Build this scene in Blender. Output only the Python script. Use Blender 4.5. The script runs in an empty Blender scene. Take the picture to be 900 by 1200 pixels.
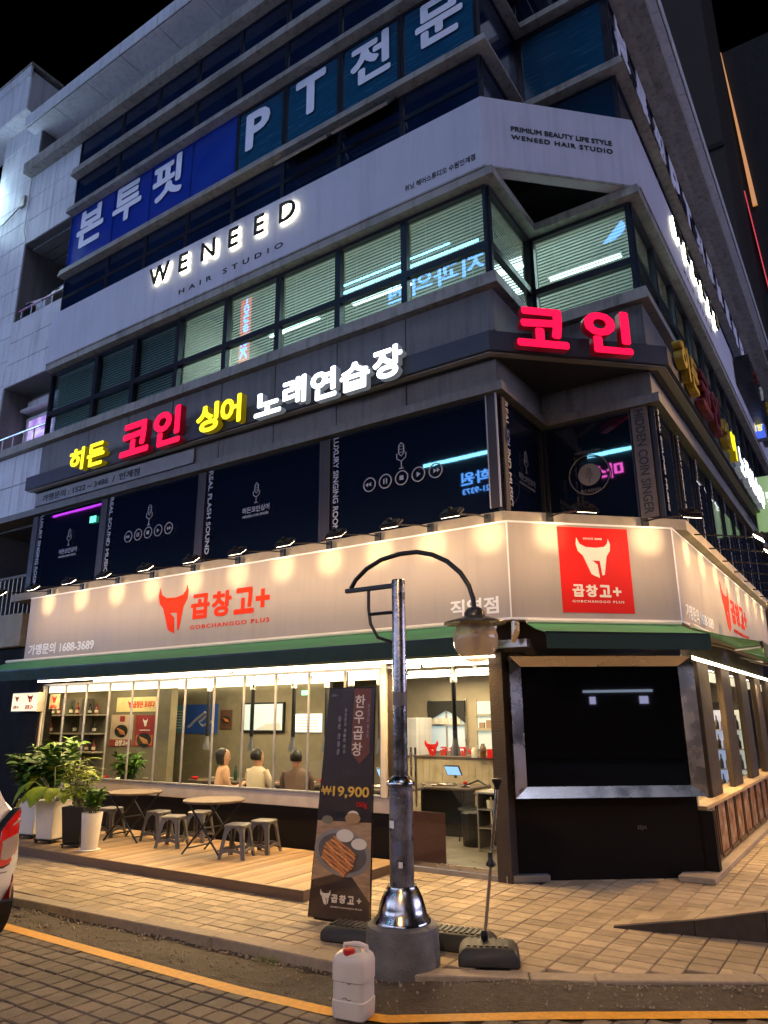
import bpy, bmesh, math, random
from mathutils import Matrix, Vector, noise
random.seed(7)
SC = bpy.context.scene
COL = SC.collection
PI = math.pi
R = math.radians

# ------------------------------------------------------------------ camera
YAW, PITCH, ROLL, EYE = -0.58604, 0.277094, -0.00706, 1.65
def cam_axes():
    f = Vector((math.sin(YAW)*math.cos(PITCH), math.cos(YAW)*math.cos(PITCH), math.sin(PITCH)))
    rt = Vector((math.cos(YAW), -math.sin(YAW), 0)); up = rt.cross(f)
    return rt*math.cos(ROLL)+up*math.sin(ROLL), -rt*math.sin(ROLL)+up*math.cos(ROLL), f
RT, UP, FW = cam_axes()
cam = bpy.data.cameras.new('camera'); camo = bpy.data.objects.new('camera', cam); COL.objects.link(camo)
camo.matrix_world = Matrix(((RT.x, UP.x, -FW.x, 0), (RT.y, UP.y, -FW.y, 0), (RT.z, UP.z, -FW.z, EYE), (0, 0, 0, 1)))
cam.sensor_fit = 'VERTICAL'; cam.sensor_height = 36; cam.sensor_width = 27; cam.lens = 848.6/1200*36
cam.clip_start = 0.05; cam.clip_end = 2000
SC.camera = camo
def in_view(p, m=0.03):                       # used only to choose which paving pieces are single objects
    v = Vector(p)-Vector((0, 0, EYE)); d = v.dot(FW)
    if d < .2: return None
    x = .5+v.dot(RT)/d*848.6/900; y = .5-v.dot(UP)/d*848.6/1200
    return d if -m < x < 1+m and -m < y < 1+m else None

# ------------------------------------------------------------------ night sky, sky glow, exposure
w = bpy.data.worlds.new('World'); SC.world = w; w.use_nodes = True
nt = w.node_tree; bg = nt.nodes['Background']
sky = nt.nodes.new('ShaderNodeTexSky'); sky.sky_type = 'NISHITA'; sky.sun_disc = False
sky.sun_elevation = R(-9); sky.sun_rotation = R(200); sky.altitude = 50
nt.links.new(sky.outputs[0], bg.inputs[0]); bg.inputs[1].default_value = 0.12
sun = bpy.data.lights.new('sky_glow', 'SUN'); sun.energy = 0.85; sun.angle = R(30); sun.color = (.60, .68, 1.0)
suno = bpy.data.objects.new('sky_glow', sun); COL.objects.link(suno)
suno.rotation_euler = Vector((.7, -1.0, 1.55)).to_track_quat('Z', 'Y').to_euler()
SC.view_settings.view_transform = 'Standard'; SC.view_settings.look = 'None'
SC.view_settings.exposure = 0; SC.view_settings.gamma = 1
SC.cycles.max_bounces = 8; SC.cycles.transparent_max_bounces = 24; SC.cycles.use_denoising = True
SC.cycles.sample_clamp_indirect = 4; SC.cycles.caustics_reflective = False; SC.cycles.caustics_refractive = False

# ------------------------------------------------------------------ materials
MATS = {}
def mat(name, col, rough=.6, metal=0., var=.12, scale=6., bump=.0, spec=.5, coat=0., emit=None, es=0., alpha=1., dirt=0., rnd=None, streak=0., stretch=None, bscale=None):
    if name in MATS: return MATS[name]
    m = bpy.data.materials.new(name); MATS[name] = m; m.use_nodes = True
    n = m.node_tree.nodes; l = m.node_tree.links; b = n['Principled BSDF']
    b.inputs['Roughness'].default_value = rough; b.inputs['Metallic'].default_value = metal
    b.inputs['Specular IOR Level'].default_value = spec; b.inputs['Coat Weight'].default_value = coat
    b.inputs['Alpha'].default_value = alpha
    geo = n.new('ShaderNodeNewGeometry'); src = geo.outputs['Position']
    if stretch:
        mp = n.new('ShaderNodeMapping'); mp.inputs['Scale'].default_value = stretch
        l.new(src, mp.inputs[0]); src = mp.outputs[0]
    base = n.new('ShaderNodeRGB'); base.outputs[0].default_value = (*col, 1); out = base.outputs[0]
    if var > 0:
        t = n.new('ShaderNodeTexNoise'); t.inputs['Scale'].default_value = scale; t.inputs['Detail'].default_value = 5
        l.new(src, t.inputs['Vector'])
        mr = n.new('ShaderNodeMapRange'); mr.inputs[1].default_value = .3; mr.inputs[2].default_value = .7
        mr.inputs[3].default_value = 1-var; mr.inputs[4].default_value = 1+var; l.new(t.outputs[0], mr.inputs[0])
        mx = n.new('ShaderNodeVectorMath'); mx.operation = 'SCALE'; l.new(out, mx.inputs[0]); l.new(mr.outputs[0], mx.inputs['Scale']); out = mx.outputs[0]
        mr2 = n.new('ShaderNodeMapRange'); mr2.inputs[1].default_value = .3; mr2.inputs[2].default_value = .7
        mr2.inputs[3].default_value = max(rough-.08, .02); mr2.inputs[4].default_value = min(rough+.1, 1)
        l.new(t.outputs[0], mr2.inputs[0]); l.new(mr2.outputs[0], b.inputs['Roughness'])
    if dirt > 0:
        t = n.new('ShaderNodeTexNoise'); t.inputs['Scale'].default_value = .9; t.inputs['Detail'].default_value = 8; t.inputs['Roughness'].default_value = .7
        l.new(geo.outputs['Position'], t.inputs['Vector'])
        mr = n.new('ShaderNodeMapRange'); mr.inputs[1].default_value = .45; mr.inputs[2].default_value = .68
        mr.inputs[3].default_value = 1; mr.inputs[4].default_value = 1-dirt; l.new(t.outputs[0], mr.inputs[0])
        mx = n.new('ShaderNodeVectorMath'); mx.operation = 'SCALE'; l.new(out, mx.inputs[0]); l.new(mr.outputs[0], mx.inputs['Scale']); out = mx.outputs[0]
    if streak > 0:
        mp2 = n.new('ShaderNodeMapping'); mp2.inputs['Scale'].default_value = (5.5, 5.5, .35); l.new(geo.outputs['Position'], mp2.inputs[0])
        t = n.new('ShaderNodeTexNoise'); t.inputs['Scale'].default_value = 1.6; t.inputs['Detail'].default_value = 7; t.inputs['Roughness'].default_value = .65; l.new(mp2.outputs[0], t.inputs['Vector'])
        mr = n.new('ShaderNodeMapRange'); mr.inputs[1].default_value = .48; mr.inputs[2].default_value = .72
        mr.inputs[3].default_value = 1; mr.inputs[4].default_value = 1-streak; l.new(t.outputs[0], mr.inputs[0])
        mx = n.new('ShaderNodeVectorMath'); mx.operation = 'SCALE'; l.new(out, mx.inputs[0]); l.new(mr.outputs[0], mx.inputs['Scale']); out = mx.outputs[0]
    if rnd:      # each piece a little lighter or darker, from its own cell in the place
        oi = n.new('ShaderNodeTexWhiteNoise'); sn = n.new('ShaderNodeVectorMath'); sn.operation = 'SNAP'; sn.inputs[1].default_value = (*rnd, 100)
        l.new(geo.outputs['Position'], sn.inputs[0]); l.new(sn.outputs[0], oi.inputs[0])
        mr = n.new('ShaderNodeMapRange'); mr.inputs[3].default_value = .74; mr.inputs[4].default_value = 1.16; l.new(oi.outputs[0], mr.inputs[0])
        mx = n.new('ShaderNodeVectorMath'); mx.operation = 'SCALE'; l.new(out, mx.inputs[0]); l.new(mr.outputs[0], mx.inputs['Scale']); out = mx.outputs[0]
    l.new(out, b.inputs['Base Color'])
    if bump > 0:
        t = n.new('ShaderNodeTexNoise'); t.inputs['Scale'].default_value = bscale or scale*6; t.inputs['Detail'].default_value = 4; l.new(src, t.inputs['Vector'])
        bp = n.new('ShaderNodeBump'); bp.inputs['Strength'].default_value = bump; bp.inputs['Distance'].default_value = .02
        l.new(t.outputs[0], bp.inputs['Height']); l.new(bp.outputs[0], b.inputs['Normal'])
    if emit:
        b.inputs['Emission Color'].default_value = (*emit, 1); b.inputs['Emission Strength'].default_value = es
    return m
def glow(name, col, s, base=(.5, .5, .5)):
    return mat(name, base, .4, emit=col, es=s, var=0)
def glass(name, tint=(1, 1, 1), refl=1.0, haze=0.0):
    if name in MATS: return MATS[name]
    m = bpy.data.materials.new(name); MATS[name] = m; m.use_nodes = True
    n = m.node_tree.nodes; l = m.node_tree.links; n.clear()
    o = n.new('ShaderNodeOutputMaterial'); tr = n.new('ShaderNodeBsdfTransparent'); tr.inputs[0].default_value = (*tint, 1)
    gl = n.new('ShaderNodeBsdfGlossy'); gl.inputs['Roughness'].default_value = .01+haze
    fr = n.new('ShaderNodeFresnel'); fr.inputs[0].default_value = 1.5
    ml = n.new('ShaderNodeMath'); ml.operation = 'MULTIPLY'; ml.inputs[1].default_value = refl; ml.use_clamp = True
    ge = n.new('ShaderNodeNewGeometry'); sb = n.new('ShaderNodeMath'); sb.operation = 'SUBTRACT'; sb.inputs[0].default_value = 1; l.new(ge.outputs['Backfacing'], sb.inputs[1])
    m2 = n.new('ShaderNodeMath'); m2.operation = 'MULTIPLY'; l.new(ml.outputs[0], m2.inputs[0]); l.new(sb.outputs[0], m2.inputs[1])      # only the outer face reflects
    mx = n.new('ShaderNodeMixShader'); l.new(fr.outputs[0], ml.inputs[0]); l.new(m2.outputs[0], mx.inputs[0]); l.new(tr.outputs[0], mx.inputs[1]); l.new(gl.outputs[0], mx.inputs[2])
    l.new(mx.outputs[0], o.inputs[0]); return m
def wavy_wood(name, col, axis_scale, rough=.6):
    return mat(name, col, rough, var=.22, scale=3, stretch=axis_scale, bump=.15, bscale=14, dirt=.18)

stone = mat('grey granite cladding', (.155, .148, .146), .6, var=.14, scale=30, dirt=.2, bump=.05, streak=.4)
stone_dk = mat('grey concrete backing', (.12, .12, .125), .8)
ledge_m = mat('painted concrete ledge', (.30, .285, .26), .6, var=.12, scale=4, dirt=.35, bump=.08, streak=.55)
conc_beige = mat('beige concrete ledge', (.30, .255, .19), .8, var=.12, scale=8, dirt=.3, bump=.15)
panel_wh = mat('white aluminium panel', (.60, .60, .64), .45, var=.06, scale=3, dirt=.12, streak=.25)
board_m = mat('white flex sign face', (.50, .50, .58), .5, var=.04, scale=2, bump=.06, bscale=2.5, streak=.16)
navy = mat('dark blue mirror glass', (.0045, .013, .038), .05, var=.35, scale=.8, spec=.6)
navy_lo = mat('nearly black navy glass film', (.0035, .007, .019), .02, var=0, spec=.9, bump=.02, bscale=1.1)
navy2 = mat('dark blue tinted window glass', (.008, .03, .065), .1, var=.3, scale=.8, spec=.5)
navy_blind = mat('blue tinted glass over drawn blind', (.010, .065, .13), .2, var=.25, scale=2, stretch=(1, 1, 14), spec=.4)
blue_film = mat('blue window film', (.004, .030, .27), .35, var=.06, scale=2)
frame_dk = mat('dark bronze window frame', (.018, .02, .03), .4, metal=.4)
frame_gr = mat('grey aluminium frame', (.33, .31, .29), .4, metal=.6)
steel = mat('brushed stainless steel', (.58, .53, .46), .27, metal=1, var=.06, scale=4)
chrome = mat('worn chrome', (.48, .47, .46), .2, metal=1, var=.25, scale=9, dirt=.35)
pole_m = mat('pole wrapped in scuffed grey film', (.20, .20, .22), .33, metal=.55, var=.5, scale=11, bump=.4, dirt=.5)
black_m = mat('black metal', (.012, .012, .013), .4, metal=.3)
black_w = mat('black painted shop wall', (.007, .005, .004), .7, var=.2, scale=5, bump=.1, spec=.15)
brown_w = mat('brown textured render', (.040, .026, .018), .8, var=.15, scale=10, bump=.5, bscale=60)
fascia_m = mat('dark brown fascia', (.045, .033, .026), .6, var=.15)
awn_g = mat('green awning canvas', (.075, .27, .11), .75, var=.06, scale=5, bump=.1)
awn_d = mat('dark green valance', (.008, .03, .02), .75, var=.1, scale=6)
sign_cr = mat('cream flex sign face', (.37, .315, .27), .55, var=.04, scale=2, bump=.08, bscale=2.2, streak=.10)
red_m = mat('red print', (.68, .012, .008), .6, var=.03, spec=.2)
cream_p = mat('cream print', (.80, .72, .58), .5, var=.02)
white_p = mat('white print', (.8, .8, .8), .5, var=.02)
ltgrey_p = mat('pale vinyl lettering', (.34, .34, .40), .5, var=.03)
black_p = mat('black lettering', (.012, .012, .014), .5, var=0)
wood_deck = wavy_wood('weathered deck timber', (.42, .29, .16), (6, .6, 6), .62)
wood_edge = wavy_wood('dark deck edging', (.16, .10, .06), (.6, 6, 6), .7)
olive = mat('olive grey mortar wall', (.19, .16, .10), .85, var=.12, scale=8, bump=.3, bscale=40)
int_beige = mat('interior plaster', (.40, .34, .25), .8, var=.08)
floor_in = mat('grey shop floor tile', (.20, .18, .15), .35, var=.12, scale=5)
ceil_in = mat('dark shop ceiling', (.035, .033, .03), .8)
table_m = mat('brown laminate table top', (.075, .046, .027), .65, var=.2, scale=12)
stool_m = mat('grey plastic stool', (.115, .11, .11), .38, var=.05)
white_pot = mat('white glazed pot', (.68, .64, .58), .35, var=.05)
leaf_d = mat('dark green leaf', (.03, .085, .012), .6, var=.35, scale=9, spec=.25)
leaf_y = mat('yellow green leaf', (.15, .21, .010), .6, var=.35, scale=9, spec=.25)
leaf_m = mat('mid green leaf', (.06, .14, .012), .55, var=.35, scale=9, spec=.3)
stem_m = mat('plant stem', (.10, .10, .04), .7)
rubber = mat('grey black rubber base', (.032, .031, .031), .55, var=.2, scale=10, bump=.15)
can_m = mat('translucent white plastic', (.62, .60, .56), .4, var=.05, scale=6)
can_m.node_tree.nodes['Principled BSDF'].inputs['Subsurface Weight'].default_value = .15
conc_base = mat('grey wrapped concrete base', (.15, .15, .155), .6, var=.25, scale=10, dirt=.4, bump=.3)
tile_m = mat('sand paving tile', (.42, .325, .21), .75, var=.12, scale=14, dirt=.42, bump=.3, bscale=90, rnd=(.2, .16))
tile_j = mat('dark joint sand', (.11, .078, .048), .95, var=.2)
brick_m = mat('grey road paver', (.165, .13, .10), .75, var=.2, scale=16, dirt=.6, bump=.5, bscale=80, rnd=(.16, .16))
asph = mat('worn asphalt', (.085, .066, .045), .8, var=.45, scale=28, dirt=.5, bump=1., bscale=70)
kerb_m = mat('granite kerb', (.34, .275, .20), .8, var=.15, scale=20, dirt=.3, bump=.2)
yellow_r = mat('worn yellow road paint', (.66, .31, .015), .6, var=.2, scale=30, dirt=.12, bump=.2)
car_w = mat('white car paint', (.66, .66, .66), .25, var=.0, coat=.8)
tyre = mat('tyre rubber', (.012, .012, .012), .8)
car_glass = mat('dark car glass', (.01, .012, .015), .05, spec=.8)
tail_r = mat('red tail lamp', (.40, .008, .01), .12, coat=1, emit=(1, .02, .01), es=.10, var=.25, scale=20)
tail_c = mat('clear lamp lens', (.35, .28, .27), .12, coat=1)
g_shop = glass('clear shop glass', (.93, .95, .93), 1.3)
g_up = glass('pale green window glass', (.74, .84, .84), 2.2)
g_globe = glass('smoked globe glass', (.95, .88, .76), 1.2, .04)
LIT_WARM = (1, .64, .33)
_g = g_globe.node_tree; _o = next(q for q in _g.nodes if q.type == 'OUTPUT_MATERIAL'); _s = _o.inputs[0].links[0].from_socket
_d = _g.nodes.new('ShaderNodeBsdfDiffuse'); _d.inputs[0].default_value = (.72, .62, .50, 1); _t = _g.nodes.new('ShaderNodeBsdfTranslucent'); _t.inputs[0].default_value = (.82, .68, .52, 1)
_a = _g.nodes.new('ShaderNodeMixShader'); _a.inputs[0].default_value = .5; _b = _g.nodes.new('ShaderNodeMixShader'); _b.inputs[0].default_value = .42
_g.links.new(_d.outputs[0], _a.inputs[1]); _g.links.new(_t.outputs[0], _a.inputs[2]); _g.links.new(_s, _b.inputs[1]); _g.links.new(_a.outputs[0], _b.inputs[2]); _g.links.new(_b.outputs[0], _o.inputs[0])

# ------------------------------------------------------------------ object helpers
WM = {}                                            # world matrix of each parent made here
def tag(o, label=None, cat=None, group=None, kind=None):
    if label: o['label'] = label
    if cat: o['category'] = cat
    if group: o['group'] = group
    if kind: o['kind'] = kind
    return o
def thing(name, loc, label, cat, group=None, rz=0):
    o = bpy.data.objects.new(name, None); COL.objects.link(o); o.empty_display_size = .2
    o.location = loc; o.rotation_euler = (0, 0, rz)
    WM[o] = Matrix.Translation(Vector(loc)) @ Matrix.Rotation(rz, 4, 'Z')
    return tag(o, label, cat, group)
def setp(o, parent):
    if parent is not None:
        o.parent = parent; WM[o] = WM.get(parent, Matrix())
    else: WM[o] = Matrix()
def relink(mesh, name, parent, m=None):
    o = bpy.data.objects.new(name, mesh); COL.objects.link(o); setp(o, parent)
    if m is not None: o.matrix_local = m
    return o
def copy_tree(o, parent=None, name=None):
    c = o.copy(); COL.objects.link(c)
    if parent is not None: c.parent = parent
    for ch in list(o.children): copy_tree(ch, c)
    return c
I4 = Matrix()
def frame(o, d):                                    # x along d, y up, z outward
    d = Vector((d[0], d[1], 0)).normalized(); n = d.cross(Vector((0, 0, 1)))
    return Matrix(((d.x, 0, n.x, o[0]), (d.y, 0, n.y, o[1]), (0, 1, 0, o[2] if len(o) > 2 else 0), (0, 0, 0, 1)))
class MB:
    def __init__(s, M=I4): s.bm = bmesh.new(); s.M = M; s.local = False
    def box(s, a0, a1, b0, b1, c0, c1, M=None):
        M = M or s.M
        v = [s.bm.verts.new(M @ Vector((x, y, z))) for z in (c0, c1) for y in (b0, b1) for x in (a0, a1)]
        for f in ((0, 2, 3, 1), (4, 5, 7, 6), (0, 1, 5, 4), (2, 6, 7, 3), (0, 4, 6, 2), (1, 3, 7, 5)):
            s.bm.faces.new([v[i] for i in f])
        return s
    def prism(s, pts, c0, c1, M=None):
        M = M or s.M; n = len(pts)
        a = [s.bm.verts.new(M @ Vector((p[0], p[1], c0))) for p in pts]; b = [s.bm.verts.new(M @ Vector((p[0], p[1], c1))) for p in pts]
        s.bm.faces.new(a[::-1]); s.bm.faces.new(b)
        for i in range(n): s.bm.faces.new((a[i], a[(i+1) % n], b[(i+1) % n], b[i]))
        return s
    def hull(s, lo, hi):                            # two rings of world points with the same count
        a = [s.bm.verts.new(s.M @ Vector(p)) for p in lo]; b = [s.bm.verts.new(s.M @ Vector(p)) for p in hi]; n = len(lo)
        s.bm.faces.new(a[::-1]); s.bm.faces.new(b)
        for i in range(n): s.bm.faces.new((a[i], a[(i+1) % n], b[(i+1) % n], b[i]))
        return s
    def loft(s, rings, cap=True, closed=True):
        rr = [[s.bm.verts.new(s.M @ Vector(p)) for p in r] for r in rings]; n = len(rings[0])
        for k in range(len(rr)-1):
            for i in range(n if closed else n-1):
                s.bm.faces.new((rr[k][i], rr[k][(i+1) % n], rr[k+1][(i+1) % n], rr[k+1][i]))
        if cap: s.bm.faces.new(rr[0][::-1]); s.bm.faces.new(rr[-1])
        return s
    def lathe(s, prof, c=(0, 0, 0), seg=20, M=None):
        M = (M or s.M) @ Matrix.Translation(Vector(c))
        rings = []
        for r, z in prof: rings.append([s.bm.verts.new(M @ Vector((max(r, .0005)*math.cos(2*PI*i/seg), max(r, .0005)*math.sin(2*PI*i/seg), z))) for i in range(seg)])
        for k in range(len(rings)-1):
            for i in range(seg): s.bm.faces.new((rings[k][i], rings[k][(i+1) % seg], rings[k+1][(i+1) % seg], rings[k+1][i]))
        s.bm.faces.new(rings[0][::-1]); s.bm.faces.new(rings[-1]); return s
    def tube(s, path, r, seg=8, M=None, r2=None):
        M = M or s.M; P = [M @ Vector(p) for p in path]; prev = None; rings = []
        for k, p in enumerate(P):
            t = (P[min(k+1, len(P)-1)]-P[max(k-1, 0)]).normalized()
            if prev is None: a = t.orthogonal().normalized()
            else: a = (prev-t*prev.dot(t)).normalized()
            prev = a; b = t.cross(a); rr = r if r2 is None else r+(r2-r)*k/(len(P)-1)
            rings.append([s.bm.verts.new(p+(a*math.cos(2*PI*i/seg)+b*math.sin(2*PI*i/seg))*rr) for i in range(seg)])
        for k in range(len(rings)-1):
            for i in range(seg): s.bm.faces.new((rings[k][i], rings[k][(i+1) % seg], rings[k+1][(i+1) % seg], rings[k+1][i]))
        s.bm.faces.new(rings[0][::-1]); s.bm.faces.new(rings[-1]); return s
    def quad(s, pts, M=None):
        M = M or s.M; s.bm.faces.new([s.bm.verts.new(M @ Vector(p)) for p in pts]); return s
    def build(s, name, m, parent=None, bevel=0, smooth=False, label=None, kind=None):
        bm = s.bm
        bmesh.ops.recalc_face_normals(bm, faces=bm.faces)
        if bevel:
            bmesh.ops.bevel(bm, geom=[e for e in bm.edges if len(e.link_faces) == 2 and e.calc_face_angle(0) > .6], offset=bevel, segments=1 if bevel < .02 else 2, affect='EDGES', clamp_overlap=True)
        if parent is not None and not s.local: bm.transform(WM.get(parent, Matrix()).inverted())
        me = bpy.data.meshes.new(name); bm.to_mesh(me); bm.free()
        if smooth:
            for p in me.polygons: p.use_smooth = True
            try: me.set_sharp_from_angle(angle=R(40))
            except Exception: pass
        me.materials.append(m if not isinstance(m, str) else MATS[m])
        o = bpy.data.objects.new(name, me); COL.objects.link(o); setp(o, parent)
        if parent is None and kind is None: pass
        return tag(o, label, None, None, kind)
def offset_path(path, d):                            # open polyline, positive = to the right of travel (outward here)
    out = []; n = len(path)
    for i, p in enumerate(path):
        p = Vector(p[:2])
        def nrm(a, b): t = (Vector(b[:2])-Vector(a[:2])).normalized(); return Vector((t.y, -t.x))
        if i == 0: q = p+nrm(path[0], path[1])*d
        elif i == n-1: q = p+nrm(path[-2], path[-1])*d
        else:
            n1, n2 = nrm(path[i-1], path[i]), nrm(path[i], path[i+1]); b = (n1+n2).normalized(); q = p+b*(d/max(.2, b.dot(n1)))
        out.append(q)
    return out
def ring(mb, path, w0, w1, z0, z1, w1top=None):
    a = offset_path(path, w0); b = offset_path(path, w1); c = offset_path(path, w1 if w1top is None else w1top)
    for i in range(len(path)-1):
        lo = [(*a[i], z0), (*a[i+1], z0), (*b[i+1], z0), (*b[i], z0)]; hi = [(*a[i], z1), (*a[i+1], z1), (*c[i+1], z1), (*c[i], z1)]
        mb.hull(lo, hi)
    bmesh.ops.remove_doubles(mb.bm, verts=mb.bm.verts, dist=.0005)
    # the shared end faces of neighbouring runs are dropped
    dup = {}
    for f in mb.bm.faces: dup.setdefault(frozenset(f.verts), []).append(f)
    for k, fs in dup.items():
        if len(fs) > 1: bmesh.ops.delete(mb.bm, geom=fs, context='FACES_ONLY')
    return mb
# ---- lettering
TC = {}
def text_mesh(s, ext=0., bold=0., space=1.):
    k = (s, round(ext, 4), bold, space)
    if k in TC: return TC[k]
    c = bpy.data.curves.new('t', 'FONT'); c.body = s; c.extrude = ext/2; c.resolution_u = 3; c.space_character = space
    o = bpy.data.objects.new('t', c); me = bpy.data.meshes.new_from_object(o)
    bpy.data.objects.remove(o); bpy.data.curves.remove(c)
    if bold:                                     # strokes thickened with slightly shifted copies, each at its own depth
        b = bmesh.new(); n = 4 if len(s) > 8 else 8
        for q in range(n+1):
            t = me.copy(); a = 2*PI*q/n+.4; r = bold if q < n else 0
            t.transform(Matrix.Translation((r*math.cos(a), r*math.sin(a), .02*q))); b.from_mesh(t); bpy.data.meshes.remove(t)
        b.to_mesh(me); b.free()
    xs = [v.co.x for v in me.vertices]; ys = [v.co.y for v in me.vertices]
    bb = (min(xs), max(xs), min(ys), max(ys)); TC[k] = (me, bb); return TC[k]
def text(parent, name, s, M, u, v, wd, m, h=None, width=None, ext=.004, bold=0., rot=0., space=1., mirror=False, shear=0.):
    me, (x0, x1, y0, y1) = text_mesh(s, 1.0, bold, space)
    me = me.copy(); sx = sy = 1
    if h and width: sx = width/(x1-x0); sy = h/(y1-y0)
    elif h: sx = sy = h/(y1-y0)
    else: sx = sy = width/(x1-x0)
    zs = [q.co.z for q in me.vertices]; z0_, z1_ = min(zs), max(zs)
    T = M @ Matrix.Translation((u, v, wd)) @ Matrix.Rotation(rot, 4, 'Z') @ Matrix.Diagonal((sx, sy, ext/(z1_-z0_), 1)) @ Matrix.Translation((-(x0+x1)/2, -(y0+y1)/2, -z0_))
    if parent is not None: T = WM.get(parent, Matrix()).inverted() @ T
    me.transform(T); me.materials.clear(); me.materials.append(m)
    o = bpy.data.objects.new(name, me); COL.objects.link(o); setp(o, parent); return o
BULL = [(368,155),(362,195),(372,235),(400,262),(442,367),(452,374),(490,390),(482,312),(452,288),(498,290),(507,375),(520,371),(541,262),(563,228),(568,190),(558,158),(551,185),(532,205),(480,213),(420,210),(385,192)]
def bull(parent, name, M, u, v, wd, width, h, m, ext=.004):
    pts = [(u+((x-465)/206)*width, v-((y-272)/235)*h) for x, y in BULL]
    return MB(M).prism(pts, wd, wd+ext).build(name, m, parent)

# ================================================================== THE CORNER BUILDING
F = frame((0, 7.6), (1, 0))              # long left facade: x = X
A = frame((-3.35, 0), (0, 1))            # notch side:       x = Y
B = frame((0, 9.05), (1, 0))             # notch back:       x = X
Rf = frame((-1.85, 0), (0, 1))           # right facade:     x = Y
CH = frame((-3.35, 7.6), (1, 1))         # across the cut corner, 0 .. 2.10
YE = 31.0
PN = [(-13.3, 7.6), (-3.35, 7.6), (-3.35, 9.05), (-1.85, 9.05), (-1.85, YE)]       # plan of the notched storeys
PC = [(-13.3, 7.6), (-3.37, 7.6), (-1.85, 9.1), (-1.85, YE)]                        # plan of the cut-corner bands
PW = [(-15.35, 7.6)] + PN[1:]
bld = thing('commercial_building', (-3.35, 9.05, 0), 'tall corner building with a notched corner, bands of dark glass and pale stone ledges', 'building')
# core that closes the building behind the glass (never flush with it)
core = [(-13.2, 8.1), (-3.9, 8.1), (-3.9, 9.6), (-2.4, 9.6), (-2.4, YE-.1), (-13.2, YE-.1)]
MB().prism(core, 9.9, 14.7).build('upper_core', stone_dk, bld)
MB().prism(core, 4.1, 6.95).build('middle_core', stone_dk, bld)
MB().prism([(-13.2, 11.6), (-5.6, 11.6), (-5.6, YE-.1), (-13.2, YE-.1)], 7.0, 10.0).build('room_core', mat('office wall', (.22, .22, .21), .8), bld)
# ledges, bottom to top
def course(name, path, z0, z1, w, m, w0=-.3, top=None):
    return ring(MB(), path, w0, w, z0, z1, top).build(name, m, bld)
course('sign_top_ledge', PC, 3.79, 3.92, .22, conc_beige, -.35)
course('stone_lip', PW, 5.49, 5.61, .10, stone)
course('window_sill', PW, 6.97, 7.15, .12, ledge_m, top=.10)
course('window_head_ledge', PN, 8.57, 8.695, .16, ledge_m)
course('floor_ledge', PN, 10.80, 10.96, .18, ledge_m, top=.14)
course('floor_ledge', PN, 12.40, 12.56, .18, ledge_m, top=.14)
course('floor_ledge', PN, 13.38, 13.60, .18, ledge_m, top=.14)
course('parapet', PW, 14.42, 14.70, .22, ledge_m, -.4)
# backing of the stone band, then the panels one by one
ring(MB(), PN, -.25, -.035, 5.61, 6.97).build('band_backing', stone_dk, bld)
PCACHE = {}
def slab(parent, name, M, u0, u1, v0, v1, w0, w1, m, bev=.006, cache=True):
    key = (round(u1-u0, 3), round(v1-v0, 3), round(w1-w0, 3), m.name)
    if not cache or key not in PCACHE:
        o = MB().box(0, u1-u0, 0, v1-v0, 0, w1-w0).build(name, m, None, bevel=bev); me = o.data; bpy.data.objects.remove(o)
        PCACHE[key] = me
    me = PCACHE[key]; o = bpy.data.objects.new(name, me); COL.objects.link(o); setp(o, parent)
    T = M @ Matrix.Translation((u0, v0, w0)); o.matrix_local = WM[o].inverted() @ T if parent is not None else T
    return o
XS = [-13.3, -11.78, -10.6, -9.41, -8.22, -7.05, -5.85, -4.67, -3.35]
RY = [9.05+1.22*i for i in range(18)]
g = .006
rows = [(5.615, 6.36), (6.37, 6.965)]
for v0, v1 in rows:
    for i in range(len(XS)-1): slab(bld, 'stone_panel', F, XS[i]+g, XS[i+1]-g-(0 if i < 7 else -.006), v0, v1, -.03, .0, stone)
    slab(bld, 'stone_panel', A, 7.61, 9.03, v0, v1, -.03, .0, stone)
    slab(bld, 'stone_panel', B, -3.34, -1.87, v0, v1, -.03, .0, stone)
    for i in range(len(RY)-1): slab(bld, 'stone_panel', Rf, RY[i]+g, RY[i+1]-g, v0, v1, -.03, .0, stone)

def pane(M, u0, u1, v0, v1, m, w=0., name='window_pane', parent=None, fr=.035, frm=frame_dk, depth=.05):
    wn = MB(M)
    wn.box(u0, u1, v0, v0+fr, w-depth, w+.012); wn.box(u0, u1, v1-fr, v1, w-depth, w+.012)
    wn.box(u0, u0+fr, v0+fr, v1-fr, w-depth, w+.012); wn.box(u1-fr, u1, v0+fr, v1-fr, w-depth, w+.012)
    o = wn.build('window', frm, parent or bld)
    MB(M).box(u0+fr, u1-fr, v0+fr, v1-fr, w-.03, w-.008).build('pane', m, o)
    return o
def run(M, xs, v0, v1, m, w=0., **k):
    for i in range(len(xs)-1): pane(M, xs[i]+.004, xs[i+1]-.004, v0+.003, v1-.003, m, w, **k)
RN = [RY[i] for i in range(0, 18)]
ring(MB(), PN, -.25, -.06, 3.922, 5.49).build('glass_backing', black_m, bld)
# second floor: large dark sheets between the lettered strips
F2 = [-13.25, -11.12, -8.62, -6.12, -3.37]
for i in range(4): pane(F, F2[i]+.2, F2[i+1]-.01, 3.925, 5.488, navy_lo, -.02, fr=.02)
pane(A, 7.62, 9.04, 3.925, 5.488, navy_lo, -.02, fr=.02)
pane(B, -3.34, -2.16, 3.925, 5.488, navy_lo, -.02, fr=.02)
for i in range(0, 16): pane(Rf, RY[i]+.03, RY[i+1]-.13, 3.925, 5.488, navy_lo, -.02, fr=.02)
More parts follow.
